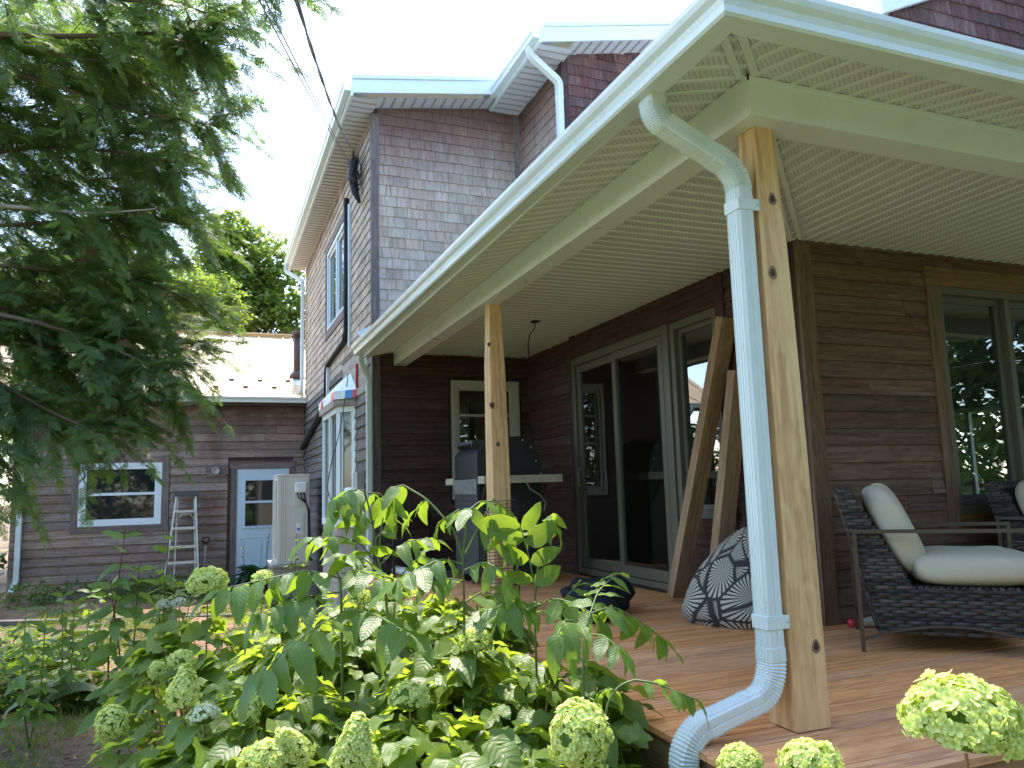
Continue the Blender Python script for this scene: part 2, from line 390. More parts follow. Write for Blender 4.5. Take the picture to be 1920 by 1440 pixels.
# ------------------------------------------------------------------ siding, soffit and window builders
def cut(a, b, cuts):
    out = [(a, b)]
    for c0, c1 in cuts:
        nx = []
        for x0, x1 in out:
            if c1 <= x0 or c0 >= x1: nx.append((x0, x1)); continue
            if c0 - x0 > .02: nx.append((x0, c0))
            if x1 - c1 > .02: nx.append((c1, x1))
        out = nx
    return out
def siding(g, O, U, N, u0, u1, z0, z1, e, wmin, wmax, th, holes=(), mi=0, ztop=None, vertical=False, gap=.003, jit=.0, ragged=0):
    O = np.array(O, float); U = np.array(U, float); N = np.array(N, float); Z = np.array([0, 0, 1.])
    z = z0
    while z < z1 - .01:
        za, zb = z, min(z + e, z1); z += e
        cuts = [(h[0], h[1]) for h in holes if min(zb, h[3]) - max(za, h[2]) > .5 * (zb - za)]
        for a, b in cut(u0, u1, cuts):
            x = a - rng.random() * wmin
            while x < b:
                wd = wmin + (wmax - wmin) * rng.random(); p, q = max(x, a), min(x + wd - gap, b); x += wd
                if q - p < .012: continue
                ta, tb = zb, zb
                if ztop: ta, tb = min(zb, ztop(p)), min(zb, ztop(q))
                zz = za + (rng.random() - .5) * jit
                if max(ta, tb) - zz < .02: continue
                ta, tb = max(ta, zz + .005), max(tb, zz + .005)
                t = th * (1 + (rng.random() - .5) * .35); tt = .003 + rng.random() * .002 * (jit > 0)
                zr = zz + (rng.random() - .5) * ragged
                P = [O + U * p + Z * zz + N * t, O + U * q + Z * zr + N * t, O + U * q + Z * (tb + .004) + N * tt, O + U * p + Z * (ta + .004) + N * tt,
                     O + U * p + Z * zz, O + U * q + Z * zr, O + U * q + Z * tb, O + U * p + Z * ta]
                ro = rng.random(2) * 20
                uv = np.array([[0, 0], [q - p, 0], [q - p, tb - zz], [0, ta - zz]])
                if vertical: uv = uv[:, ::-1]
                F = [[0, 1, 2, 3], [4, 5, 1, 0], [4, 0, 3, 7], [1, 5, 6, 2]]
                uv2 = uv * [1, .1] if not vertical else uv * [.1, 1]
                g.add(P, F, mi, np.array([uv, uv2, uv2, uv2]) + ro)
def backing(g, O, U, N, u0, u1, z0, z1, holes=(), mi=0, ztop=None):
    us = sorted({u0, u1, *[h[0] for h in holes], *[h[1] for h in holes]}); zs = sorted({z0, z1, *[h[2] for h in holes], *[h[3] for h in holes]})
    O = np.array(O, float) - np.array(N) * .004; U = np.array(U, float); Z = np.array([0, 0, 1.])
    for a, b in zip(us, us[1:]):
        for c, d in zip(zs, zs[1:]):
            um, zm = (a + b) / 2, (c + d) / 2
            if any(h[0] < um < h[1] and h[2] < zm < h[3] for h in holes): continue
            ta, tb = (min(d, ztop(a)), min(d, ztop(b))) if ztop else (d, d)
            g.quad(O + U * a + Z * c, O + U * b + Z * c, O + U * b + Z * tb, O + U * a + Z * ta, mi)
def soffit_field(g, v0, v1, lim, place, per=.105, m_perf=0, m_rib=1):
    v = v0
    prof = [(0, .007), (.077, .007), (.080, 0), (.101, 0), (.105, .007)]
    k = per / .105
    while v < v1 - 1e-4:
        for (a, ha), (b, hb) in zip(prof, prof[1:]):
            va, vb = v + a * k, min(v + b * k, v1)
            if va >= v1: break
            if b == .105 and int(round((v - v0) / per)) % 3 == 2: vb -= .004
            (p0, q0), (p1, q1) = lim(va), lim(vb)
            if q0 - p0 < .003 and q1 - p1 < .003: continue
            g.add([place(p0, va, ha), place(q0, va, ha), place(q1, vb, hb), place(p1, vb, hb)], [[0, 1, 2, 3]],
                  m_perf if ha == hb == .007 else m_rib, [[[p0, va], [q0, va], [q1, vb], [p1, vb]]])
        v += per
def window(parent, name, O, U, N, w_, h, fw, fmat, gmat, mull=(), rails=(), dep=.07, rec=.03, sash=.035, trim=None):
    # O lower left corner seen from outside, U to the right, N outward
    U = np.array(U, float); N = np.array(N, float); Mx = np.array([U, N, (0, 0, 1.)]).T; g = G()
    def bx(u0, u1, z0, z1, n0=-dep, n1=.012, mi=0): g.box((u0, n0, z0), (u1, n1, z1), mi, Mx, O)
    bx(0, fw, 0, h); bx(w_ - fw, w_, 0, h); bx(fw, w_ - fw, 0, fw); bx(fw, w_ - fw, h - fw, h)
    us = [fw] + [x for m in mull for x in (m - fw / 2, m + fw / 2)] + [w_ - fw]
    for m in mull: bx(m - fw / 2, m + fw / 2, fw, h - fw, -dep, .006)
    cells = [(us[i], us[i + 1]) for i in range(0, len(us), 2)]
    gp = G()
    for i, (a, b) in enumerate(cells):
        n1 = -rec + .008
        bx(a, a + sash, fw, h - fw, -dep, n1); bx(b - sash, b, fw, h - fw, -dep, n1)
        bx(a + sash, b - sash, fw, fw + sash, -dep, n1); bx(a + sash, b - sash, h - fw - sash, h - fw, -dep, n1)
        for r in rails: bx(a + sash, b - sash, r - sash * .5, r + sash * .5, -dep, n1 + .006)
        q = [(a + sash, fw + sash), (b - sash, fw + sash), (b - sash, h - fw - sash), (a + sash, h - fw - sash)]
        gp.quad(*[np.array(O) + Mx @ np.array([u, -rec - .012, z]) for u, z in q])
    f = obj(name, g, fmat, parent, bevel=.003)
    obj('pane', gp, gmat, f)
    return f

X = np.array([1., 0, 0]); Y = np.array([0, 1., 0]); Z = np.array([0, 0, 1.])
XL, YF = -.29, 6.62        # left wall plane, front wall plane of the tall wing
XI, YI = 1.70, 1.668       # porch side wall, porch front wall

# ------------------------------------------------------------------ ground
def ground_mat():
    t = NT('garden_ground'); o = t.ob()
    n1 = t.noise(o, .55, 6, .6); n2 = t.noise(o, 9, 6, .7); n3 = t.noise(o, 70, 3, .7)
    soil = t.ramp(n2, [(.3, (.055, .04, .028)), (.6, (.13, .095, .065)), (.8, (.2, .15, .1))])
    chips = t.ramp(n3, [(.35, (.14, .085, .05)), (.55, (.28, .175, .11)), (.7, (.40, .27, .18))])
    c = t.mix(t.ramp(n1, [(.40, (0, 0, 0)), (.52, (1, 1, 1))]), soil, chips)
    moss = t.ramp(n2, [(.35, (.05, .075, .02)), (.6, (.12, .15, .04))])
    c = t.mix(t.ramp(t.noise(o, 1.1, 5, .6), [(.53, (0, 0, 0)), (.66, (.75,) * 3)]), c, moss)
    return t.done(t.bsdf(c, .95, .15, 0, t.math('ADD', n2, t.math('MULTIPLY', n3, .5)), .8, .02))
g = G(); n = 70; xs = np.concatenate([[-400, -100, -40], np.linspace(-14, 12, n), [40, 100, 400]]); ys = np.concatenate([[-400, -100, -30], np.linspace(-10, 22, n), [40, 100, 400]])
gx, gy = np.meshgrid(xs, ys, indexing='ij')
def gh(x, y): return GZ + .02 * np.sin(x * 1.7 + y * .6) + .015 * np.sin(y * 2.3 - x) + .012 * np.sin(x * 4.1) * np.sin(y * 3.7)
V = np.stack([gx, gy, gh(gx, gy)], -1).reshape(-1, 3); m = len(ys); I = np.arange(len(xs) - 1)[:, None] * m + np.arange(m - 1)[None]
F = np.stack([I, I + m, I + m + 1, I + 1], -1).reshape(-1, 4)
g.add(V, F, 0, V[F][:, :, :2]); tag(obj('ground', g, ground_mat(), smooth=True), kind='structure')
def lawn_mat():
    t = NT('lawn_grass'); o = t.ob()
    c = t.ramp(t.noise(o, 40, 5, .7), [(.3, (.07, .1, .05)), (.55, (.16, .20, .10)), (.75, (.25, .28, .16))])
    c = t.mix(t.math('MULTIPLY', t.noise(o, .8, 4), .4), c, (.17, .2, .06))
    return t.done(t.bsdf(c, .9, .2, 0, t.noise(o, 120, 3), .8, .03))
g = G(); g.quad((.6, -40, GZ + .05), (40, -40, GZ + .05), (40, -1.0, GZ + .05), (.6, -1.0, GZ + .05)); g.quad((-30, -40, GZ + .05), (.6, -40, GZ + .05), (.6, -1.6, GZ + .05), (-30, -1.6, GZ + .05)); g.quad((-30, -1.6, GZ + .05), (-5.6, -1.6, GZ + .05), (-5.6, 12, GZ + .05), (-30, 12, GZ + .05))
g.quad((8.1, -1.0, GZ + .05), (60, -1.0, GZ + .05), (60, 40, GZ + .05), (8.1, 40, GZ + .05)); tag(obj('lawn', g, lawn_mat()), kind='structure')

# ------------------------------------------------------------------ house
house = empty('house', (XL, YF, GZ), 'two storey house with weathered grey shingles above brown clapboards, behind the porch', 'house')
ztf = lambda u: 5.705 + .155 * u
# front wall of the tall part (faces the viewer)
g = G(); siding(g, (XL, YF, 0), X, -Y, .06, XI - XL - .04, 2.60, 6.2, .132, .12, .32, .017, (), 0, ztf, True, .004, .008, .006)
backing(g, (XL, YF, 0), X, -Y, 0, XI - XL, GZ, 6.2, [(1.00, 1.80, .88, 2.24)], 1, ztf)
siding(g, (XL, YF, 0), X, -Y, .0, XI - XL, GZ, 2.63, .142, 1.2, 2.6, .020, [(.92, 1.88, .80, 2.32)], 2)
obj('front_wall', g, [M['shingle'], M['trim_dark'], M['clap_dark']], house)
# left wall
UH = (1.94, 3.88, 3.62, 4.97)     # upper window hole (u from YF)
g = G(); siding(g, (XL, YF, 0), Y, -X, .06, 7.08, 2.74, 5.62, .132, .12, .32, .017, [(1.80, 4.03, 3.49, 5.08)], 0, None, True, .004, .008, .006)
siding(g, (XL, YF, 0), Y, -X, .06, 7.08, GZ, 2.76, .142, 1.2, 2.6, .027, [(1.18, 3.0, GZ, 2.2), (.32, 2.2, 2.18, 2.76)], 2, None, False, .003, .004)
backing(g, (XL, YF, 0), Y, -X, 0, 7.1, GZ, 5.64, [UH], 1)
obj('left_wall', g, [M['shingle_side'], M['trim_dark'], M['clap_side']], house)
g = G(); g.box((XL - .018, 6.93, 2.2), (XL - .001, 8.82, 2.80)); obj('plywood_panel', g, M['plywood'], house)
g = G(); g.box((XL - .03, 6.93, 2.80), (XL, 8.85, 2.835)); obj('drip_cap', g, M['trim_grey'], house)
# corner boards
g = G(); g.box((XL - .022, YF - .022, GZ), (XL + .07, YF + .001, 5.63)); g.box((XL - .024, YF - .02, GZ), (XL - .001, YF + .065, 5.63))
g.box((XI - .10, YF - .026, 2.6), (XI - .02, YF, 5.95)); obj('corner_board', g, M['trim_grey'], house)
# jog wall above the porch and the taller front wall behind it
YJ = 5.22
g = G(); siding(g, (1.68, YF, 0), -Y, -X, .03, YF - YJ - .05, 2.6, 5.98, .132, .12, .32, .017, (), 0, None, True, .004, .008, .006)
backing(g, (1.68, YF, 0), -Y, -X, 0, YF - YJ, 2.6, 5.98, (), 1); obj('side_wall', g, [M['shingle'], M['trim_dark']], house)
zt2 = lambda u: 6.0 + .21 * u
g = G(); siding(g, (1.68, YJ, 0), X, -Y, .05, 6, 2.6, 7, .132, .1, .26, .017, (), 0, zt2, True, .004, .008, .006)
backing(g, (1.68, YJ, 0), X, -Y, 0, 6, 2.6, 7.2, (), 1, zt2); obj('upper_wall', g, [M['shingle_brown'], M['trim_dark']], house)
g = G(); g.box((1.655, YJ - .024, 2.6), (1.74, YJ, 5.99)); g.box((1.653, YJ - .022, 2.6), (1.679, YJ + .07, 5.97)); obj('corner_board', g, M['trim_dark'], house)
# porch walls
DH = (YF - 5.27, YF - 2.60, .03, 2.36)
g = G(); siding(g, (XI, YF, 0), -Y, -X, 0, YF - YI, 0, 2.64, .118, 1.0, 2.2, .019, [(YF - 5.36, YF - 2.5, -.1, 2.66), ], 0)
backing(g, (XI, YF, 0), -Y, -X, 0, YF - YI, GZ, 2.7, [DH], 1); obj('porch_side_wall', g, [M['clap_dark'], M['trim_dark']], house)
WH = (1.28, 3.4, .67, 2.375)
g = G(); siding(g, (XI, YI, 0), X, -Y, .09, 6.5, 0, 2.64, .118, .9, 2.0, .021, [(1.17, 3.6, .55, 2.52)], 0)
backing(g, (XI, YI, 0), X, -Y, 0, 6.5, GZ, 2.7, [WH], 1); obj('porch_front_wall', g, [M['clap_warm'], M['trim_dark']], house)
g = G(); g.box((XI - .028, YI - .028, .002), (XI + .10, YI, 2.61)); obj('corner_board', g, M['trim_brown'], house, bevel=.004)
g = G(); g.box((XI - .026, YI, .002), (XI, YI + .11, 2.61)); obj('corner_board', g, M['trim_dark'], house, bevel=.004)
qa = onp(1655, 26, 1, 1.62); qb = onp(1745, -2, 1, 1.62); md = (qb[2] - qa[2]) / (qb[0] - qa[0]); zd = lambda x: qa[2] + (x - qa[0]) * md
# dormer wall high above the porch, with its roof edge
g = G(); siding(g, (2.8, YI, 0), X, -Y, 0, 6, 3.1, 7, .132, .1, .26, .017, (), 0, lambda u: zd(2.8 + u) + .02, True, .004, .008, .006)
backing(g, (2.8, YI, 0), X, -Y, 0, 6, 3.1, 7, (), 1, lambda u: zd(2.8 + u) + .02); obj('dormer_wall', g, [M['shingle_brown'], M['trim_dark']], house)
# roofs: slabs with metal fascia
def slab(g, x0, z0, x1, z1, y0, y1, th, mi=0):
    P = [(x0, y0, z0), (x1, y0, z1), (x1, y0, z1 + th), (x0, y0, z0 + th)]; Q = [(x, y1, z) for x, _, z in P]
    for a, b in ((0, 1), (1, 2), (2, 3), (3, 0)): g.quad(P[a], Q[a], Q[b], P[b], mi)
    g.quad(*P, mi); g.quad(*Q[::-1], mi)
yR = YF - .31
rf = G(); slab(rf, -.60, 5.80, 1.30, 6.10, yR, 14.1, .075); slab(rf, -.60, 5.88, 1.36, 6.185, yR - .02, 14.1, .05)
rf.box((-.615, yR - .015, 5.66), (-.585, 14.1, 5.80)); 
r1 = obj('roof', rf, M['blue_white'], house)
g = G(); slab(g, -.60, 5.70, 1.40, 6.01, yR - .012, yR + .012, .10); obj('fascia', g, M['blue_white'], r1)
g = G()
soffit_field(g, yR + .014, 14.05, lambda v: (-.585, XL + .01), lambda u, v, h: (u, v, 5.655 + h), .13, 0, 1)
obj('eave_soffit', g, [M['soffit_far'], M['frame_grey']], r1)
g = G(); soffit_field(g, -.3, 1.70, lambda v: (yR + .012, YF), lambda u, v, h: (v, u, 5.695 + .155 * (v + .29) + h), .13, 0, 1)
obj('rake_soffit', g, [M['soffit_far'], M['frame_grey']], r1)
GP = [(0, 0), (.07, 0), (.078, .008), (.078, .03), (.084, .05), (.098, .066), (.104, .082), (.104, .1), (.098, .104), (.09, .098), (.07, .03), (.062, .01), (0, .01)]
def gutter_run(g, pts, k=1.):      # pts: (inner edge point, outward direction scaled for the mitre)
    R = [[np.array(p) + np.array(d) * q[0] * k + Z * q[1] * k for q in GP] for p, d in pts]
    L = np.concatenate([[0], np.cumsum([np.linalg.norm(np.subtract(b[0], a[0])) for a, b in zip(pts, pts[1:])])])
    g._rings(np.array(R), L, 0, True)
g = G(); gutter_run(g, [((-.615, 14.1, 5.72), (-1, 0, 0)), ((-.615, yR - .01, 5.72), (-1, 0, 0))], .95); obj('gutter', g, M['white'], r1)
# higher roof with its eave over the jog wall
yR2 = YJ - .30
rf = G(); slab(rf, 1.26, 6.02, 4.9, 6.80, yR2, 6.6, .07); slab(rf, 1.30, 6.10, 4.9, 6.89, yR2 - .02, 6.6, .05)
rf.box((1.25, yR2 - .012, 5.90), (1.28, YF - .02, 6.02)); r2 = obj('roof', rf, M['blue_white'], house)
g = G(); slab(g, 1.26, 5.91, 4.9, 6.69, yR2 - .011, yR2 + .012, .11); obj('fascia', g, M['blue_white'], r2)
g = G(); soffit_field(g, yR2 + .014, YF - .02, lambda v: (1.28, 1.68), lambda u, v, h: (u, v, 5.895 + h), .13, 0, 1); obj('eave_soffit', g, [M['soffit_far'], M['frame_grey']], r2)
g = G(); soffit_field(g, 1.7, 4.9, lambda v: (yR2 + .012, YJ), lambda u, v, h: (v, u, 5.995 + .214 * (v - 1.68) + h), .13, 0, 1); obj('rake_soffit', g, [M['soffit_far'], M['frame_grey']], r2)
g = G(); gutter_run(g, [((1.25, YF - .05, 5.95), (-1, 0, 0)), ((1.25, yR2 - .01, 5.95), (-1, 0, 0))], .95); obj('gutter', g, M['blue_white'], r2)
# dormer roof edge at the very top right
rf = G(); slab(rf, qa[0], zd(qa[0]) + .02, 8.0, zd(8) + .02, 1.64, 5.2, .08); r3 = obj('roof', rf, M['blue_white'], house)
g = G(); slab(g, qa[0] - .02, zd(qa[0] - .02), 8, zd(8), 1.60, 1.64, .12); g.box((qa[0] - .02, 1.64, zd(qa[0]) - .02), (qa[0], 5.2, zd(qa[0]) + .10)); obj('fascia', g, M['blue_white'], r3)

# windows and doors of the house
T = G(); a, b, c, d = UH
for q in ((a - .13, a, c - .13, d + .10), (b, b + .13, c - .13, d + .10), (a, b, d, d + .10), (a, b, c - .13, c)):
    T.box((XL - .03, YF + q[0], q[2]), (XL, YF + q[1], q[3]))
obj('window_trim', T, M['trim_grey'], house)
window(house, 'window', (XL - .004, YF + b, c), -Y, -X, b - a, d - c, .06, M['vinyl'], M['dark_glass'], [.97], (), .08, .03, .045)
T = G(); M['sash_cream'] = plain('sash_cream', (.55, .54, .50), .45, .4, 0, .05, 4)
for q in ((.95, 1.0, .83, 2.29), (1.80, 1.85, .83, 2.29), (1.0, 1.80, 2.24, 2.29), (1., 1.8, .83, .88)): T.box((XL + q[0], YF - .028, q[2]), (XL + q[1], YF, q[3]))
obj('window_trim', T, M['sash_cream'], house, bevel=.004)
window(house, 'window', (XL + 1.0, YF - .004, .88), X, -Y, .80, 1.36, .04, M['sash_cream'], M['glass'], (), [.62, .98], .08, .03, .03)
# sliding door and side light on the porch
T = G(); ybr = lambda a, b, z0, z1, m=0, p=.03: T.box((XI - p, b, z0), (XI, a, z1), m)
ybr(5.36, 5.27, 0, 2.62); ybr(2.60, 2.49, 0, 2.62); ybr(5.27, 2.60, 2.36, 2.62); ybr(3.30, 2.60, .03, .66)
obj('door_trim', T, M['trim_dark'], house, bevel=.003)
sd = G()
def sbx(a, b, z0, z1, x0=-.07, x1=.03): sd.box((XI + x0, b, z0), (XI + x1, a, z1))
sbx(5.27, 5.20, .03, 2.36, -.035, .06); sbx(3.40, 3.30, .03, 2.36, -.035, .06); sbx(5.20, 3.40, 2.28, 2.36, -.035, .06); sbx(5.20, 3.40, .03, .085, -.05, .06)
sdo = obj('sliding_door', sd, M['frame_tan'], house, bevel=.004)
for y0, y1, xo in ((5.20, 4.26, .012), (4.34, 3.40, -.018)):
    q = G(); fr = .075
    q.box((XI + xo - .02, y0 - fr, .09), (XI + xo + .02, y0, 2.275)); q.box((XI + xo - .02, y1, .09), (XI + xo + .02, y1 + fr, 2.275))
    q.box((XI + xo - .02, y1 + fr, .09), (XI + xo + .02, y0 - fr, .19)); q.box((XI + xo - .02, y1 + fr, 2.195), (XI + xo + .02, y0 - fr, 2.275))
    qo = obj('door_panel', q, M['frame_tan'], sdo, bevel=.004)
    p = G(); p.quad((XI + xo, y0 - fr, .19), (XI + xo, y1 + fr, .19), (XI + xo, y1 + fr, 2.195), (XI + xo, y0 - fr, 2.195)); obj('pane', p, M['glass'], sdo)
q = G(); q.tube([(XI - .03, 5.15, .95), (XI - .055, 5.15, .97), (XI - .055, 5.15, 1.13), (XI - .03, 5.15, 1.15)], .008); obj('handle', q, M['frame_grey'], sdo, True)
window(house, 'window', (XI - .004, 3.30, .66), -Y, -X, .70, 1.70, .07, M['frame_tan'], M['glass'], (), (), .08, .04, .04)
# front window with wide brown trim
T = G()
for q in ((1.17, 1.28, .56, 2.375), (3.4, 3.52, .56, 2.375), (1.17, 3.52, 2.375, 2.52), (1.28, 3.4, .56, .67)): T.box((XI + q[0], YI - .03, q[2]), (XI + q[1], YI, q[3]))
obj('window_trim', T, M['trim_brown'], house, bevel=.004)
window(house, 'window', (XI + 1.28, YI - .006, .67), X, -Y, 2.12, 1.705, .055, M['frame_tan'], M['glass'], [.76, 1.5], (), .09, .05, .05)
# rooms behind the glass, with a rear opening to the garden
g = G(); x0, x1, y0, y1, zc = 1.86, 7.9, 1.80, 6.45, 2.5
RH = (onp(1772, 780, 0, x1)[1], onp(1893, 800, 0, x1)[1], onp(1790, 930, 0, x1)[2], onp(1790, 772, 0, x1)[2])
g.quad((x0, y0, .0), (x1, y0, .0), (x1, y1, .0), (x0, y1, .0)); g.quad((x0, y0, zc), (x1, y0, zc), (x1, y1, zc), (x0, y1, zc))
g.quad((x0, y1, 0), (x1, y1, 0), (x1, y1, zc), (x0, y1, zc))
backing(g, (x1, 0, 0), Y, -X, y0, y1, 0, zc, [(min(RH[0], RH[1]), max(RH[0], RH[1]), RH[2], RH[3])])
g.quad((XL + .1, 8.3, GZ), (XI, 8.3, GZ), (XI, 8.3, 3), (XL + .1, 8.3, 3)); g.quad((XL + .1, 6.7, 2.9), (XI, 6.7, 2.9), (XI, 8.3, 2.9), (XL + .1, 8.3, 2.9)); g.quad((XI - .02, 6.7, 0), (XI - .02, 8.3, 0), (XI - .02, 8.3, 2.9), (XI - .02, 6.7, 2.9)); g.quad((XL + .1, 6.7, 0), (XI, 6.7, 0), (XI, 8.3, 0), (XL + .1, 8.3, 0)); g.quad((XL + .1, 6.7, 0), (XL + .1, 8.3, 0), (XL + .1, 8.3, 2.9), (XL + .1, 6.7, 2.9))
obj('room_shell', g, M['interior'], house)
yw = (min(RH[0], RH[1]), max(RH[0], RH[1])); q = G()
for yy in (yw[0], yw[0] + .62 * (yw[1] - yw[0]), yw[1]): q.box((x1 - .03, yy - .03, RH[2]), (x1 + .03, yy + .03, RH[3]))
for zz in (RH[2], RH[3]): q.box((x1 - .028, yw[0], zz - .03), (x1 + .028, yw[1], zz + .03))
obj('window', q, M['vinyl'], house)

# bay window
bay = [(XL, 7.80), (-.50, 8.02), (-.50, 9.42), (XL, 9.64)]; zb0, zb1 = .50, 2.10
bw = G()
for (xa, ya), (xb_, yb) in zip(bay, bay[1:]):
    d = np.array([xb_ - xa, yb - ya, 0]); L = np.linalg.norm(d); d /= L; nrm = np.array([-d[1], d[0], 0])
    if nrm[0] > 0: nrm = -nrm
    Mx = np.array([d, nrm, Z]).T; o = np.array([xa, ya, 0])
    nm = [0, L] if L < .5 else [0, L / 2, L]
    for u in nm:
        bw.box((max(0, u - .05), -.05, zb0), (min(L, u + .05), .015, zb1), 0, Mx, o)
    bw.box((0, -.05, zb0), (L, .018, zb0 + .09), 0, Mx, o); bw.box((0, -.05, zb1 - .08), (L, .018, zb1), 0, Mx, o)
    for a, b in zip(nm, nm[1:]):
        for u0, u1 in ((a + .05, a + .085), (b - .085, b - .05)): bw.box((u0, -.05, zb0 + .09), (u1, -.005, zb1 - .08), 0, Mx, o)
bwo = obj('bay_window', bw, M['vinyl'], house, bevel=.004)
p = G()
for (xa, ya), (xb_, yb) in zip(bay, bay[1:]): p.quad((xa + .025, ya, zb0 + .05), (xb_ + .025, yb, zb0 + .05), (xb_ + .025, yb, zb1 - .05), (xa + .025, ya, zb1 - .05))
obj('pane', p, M['dark_glass'], bwo)
h = G(); o2 = [(x - .03 if x < XL else x, y + dy) for (x, y), dy in zip(bay, (-.05, -.03, .03, .05))]
for (xa, ya), (xb_, yb) in zip(o2, o2[1:]): h.bar((xa, ya, zb1 + .05), (xb_, yb, zb1 + .05), .06, .10)
h.poly([(x, y, zb1 + .09) for x, y in o2]); obj('window_head', h, M['plywood'], bwo)
h = G(); h.poly([(x, y, zb0 - .012) for x, y in bay]); 
for (xa, ya), (xb_, yb) in zip(bay, bay[1:]): h.quad((xa, ya, GZ), (xb_, yb, GZ), (xb_, yb, zb0 - .01), (xa, ya, zb0 - .01))
obj('bay_apron', h, M['plywood'], bwo)
mb = G(); zo = zb1 + .10
o3 = [(XL - .02, 7.68), (-.56, 7.96), (-.56, 9.5), (XL - .02, 9.76)]
rg = [(XL - .02, 8.14, 2.58), (XL - .02, 9.3, 2.58)]
L3 = [np.array([x, y, zo + .10]) for x, y in o3]; B3 = [np.array([x - .004, y, zo - .01]) for x, y in o3]
mb.poly([L3[0], L3[1], rg[0]]); mb.quad(L3[1], L3[2], rg[1], rg[0]); mb.poly([L3[2], L3[3], rg[1]])
for i in range(3):
    for k in range(6):
        f0, f1 = k / 6, (k + 1) / 6
        mi = 0 if i != 0 else (0, 0, 0, 0, 0, 1)[k]
        if i == 0: mi = (1, 2, 2, 3, 0, 0)[k]
        if i == 1: mi = (1, 0, 0, 0, 1, 0)[k]
        mb.quad(B3[i] + (B3[i + 1] - B3[i]) * f0, B3[i] + (B3[i + 1] - B3[i]) * f1, L3[i] + (L3[i + 1] - L3[i]) * f1, L3[i] + (L3[i + 1] - L3[i]) * f0, mi)
mb.bar((XL - .024, 7.58, 2.3), (XL - .024, 7.55, 2.62), .05, .008, 1)
obj('roof_membrane', mb, [M['membrane'], M['red'], M['blue'], M['blue_white']], bwo)

# electric conduit, cable and meter on the left wall
c = G(); c.tube([(XL - .05, 8.33, 5.15), (XL - .05, 8.33, 3.2), (XL - .05, 8.5, 3.1), (XL - .05, 10.2, 3.02), (XL - .05, 10.32, 2.9), (XL - .05, 10.33, 2.5)], .038, 8)
c.tube([(XL - .10, 7.35, 5.33), (XL - .13, 7.33, 5.1), (XL - .10, 7.3, 4.85), (XL - .05, 7.25, 4.7)], [.05, .065, .05, .02], 8)
for k in range(9):
    a = rng.random(3); c.tube([(XL - .05 - .1 * math.sin(t * 6.3 + k) * a[0] - .05, 7.35 + .25 * math.cos(t * 6.3 + k * 2) * a[1], 5.15 + .22 * math.sin(t * 6.3 + a[2] * 6)) for t in np.linspace(0, .9, 14)], .008, 5)
c.tube([(XL - .07, 10.5 + k * .22, 2.35 - k * .035) for k in range(15)], .05, 7)
c.tube([(XL - .075, 10.6 + k * .22, 2.42 - k * .04) for k in range(14)], .028, 7)
obj('cable_run', c, M['wire'], house, True)
for q in (((XL - .05, 8.12, 2.95), (XL - .01, 8.17, 5.0)), ((XL - .06, 10.18, 2.45), (XL - .01, 10.25, 2.98))): c = G(); c.box(*q); obj('conduit', c, M['vinyl'], house)
c = G(); c.box((XL - .12, 7.1, .78), (XL - .02, 7.38, 1.20)); mt = obj('electric_meter', c, M['frame_grey'], house, bevel=.01)
c = G(); c.lathe([(.0, 0), (.095, 0), (.1, .02), (.09, .12), (.0, .13)], 18); Mz = np.array([[0, 0, -1], [0, 1, 0], [1, 0, 0]], float)
c.V = [v @ Mz.T + np.array([XL - .12, 7.24, .92]) for v in c.V]; obj('meter_dial', c, M['white'], mt, True)
c = G(); pts = [onp(653, 700, 0, XL - .08), onp(640, 800, 0, XL - .22), onp(618, 880, 0, XL - .42), onp(613, 925, 0, XL - .42), onp(634, 955, 0, XL - .35), (XL - .3, 7.4, .75), (XL - .12, 7.3, .7), (XL - .1, 7.25, .2)]
P = np.array(pts); ts = np.linspace(0, len(P) - 1, 40); P = np.stack([np.interp(ts, np.arange(len(P)), P[:, i]) for i in range(3)], 1)
for _ in range(4): P[1:-1] = (P[:-2] + P[1:-1] * 2 + P[2:]) / 4
c.tube(P, .006, 6); obj('loose_cable', c, M['wire'], house, True)

# ------------------------------------------------------------------ porch
porch = empty('porch', (0, 0, 0), 'covered porch with cedar deck, white gutters and perforated ceiling, wrapped round the house corner', 'porch')
g = G(); yk = -.462
while yk < 6.55:
    x1 = 6.0 if yk < YI - .1 else XI - .035; x = -.44 + rng.normal(0, .0025)
    cutp = [x] + ([rng.uniform(1.2, 2.9)] if x1 > 3 else ([] if rng.random() < .6 else [rng.uniform(.3, 1.3)])) + [x1]
    for a, b in zip(cutp, cutp[1:]):
        g.box((a + .0015, yk, -.030 + rng.normal(0, .0008)), (b - .0015, min(yk + .1358, 6.58), rng.normal(0, .0009)))
    yk += .1435
obj('deck', g, M['deck'], porch, bevel=.004)
g = G(); g.box((-.415, -.435, -.27), (-.377, 6.6, -.033)); g.box((-.377, -.435, -.27), (6.0, -.397, -.033)); obj('rim_board', g, M['rim'], porch, bevel=.003)
g = G(); g.box((-.36, -.37, GZ - .1), (-.33, 6.6, -.26)); g.box((-.36, -.38, GZ - .1), (6, -.35, -.26)); obj('deck_skirt', g, M['trim_dark'], porch)
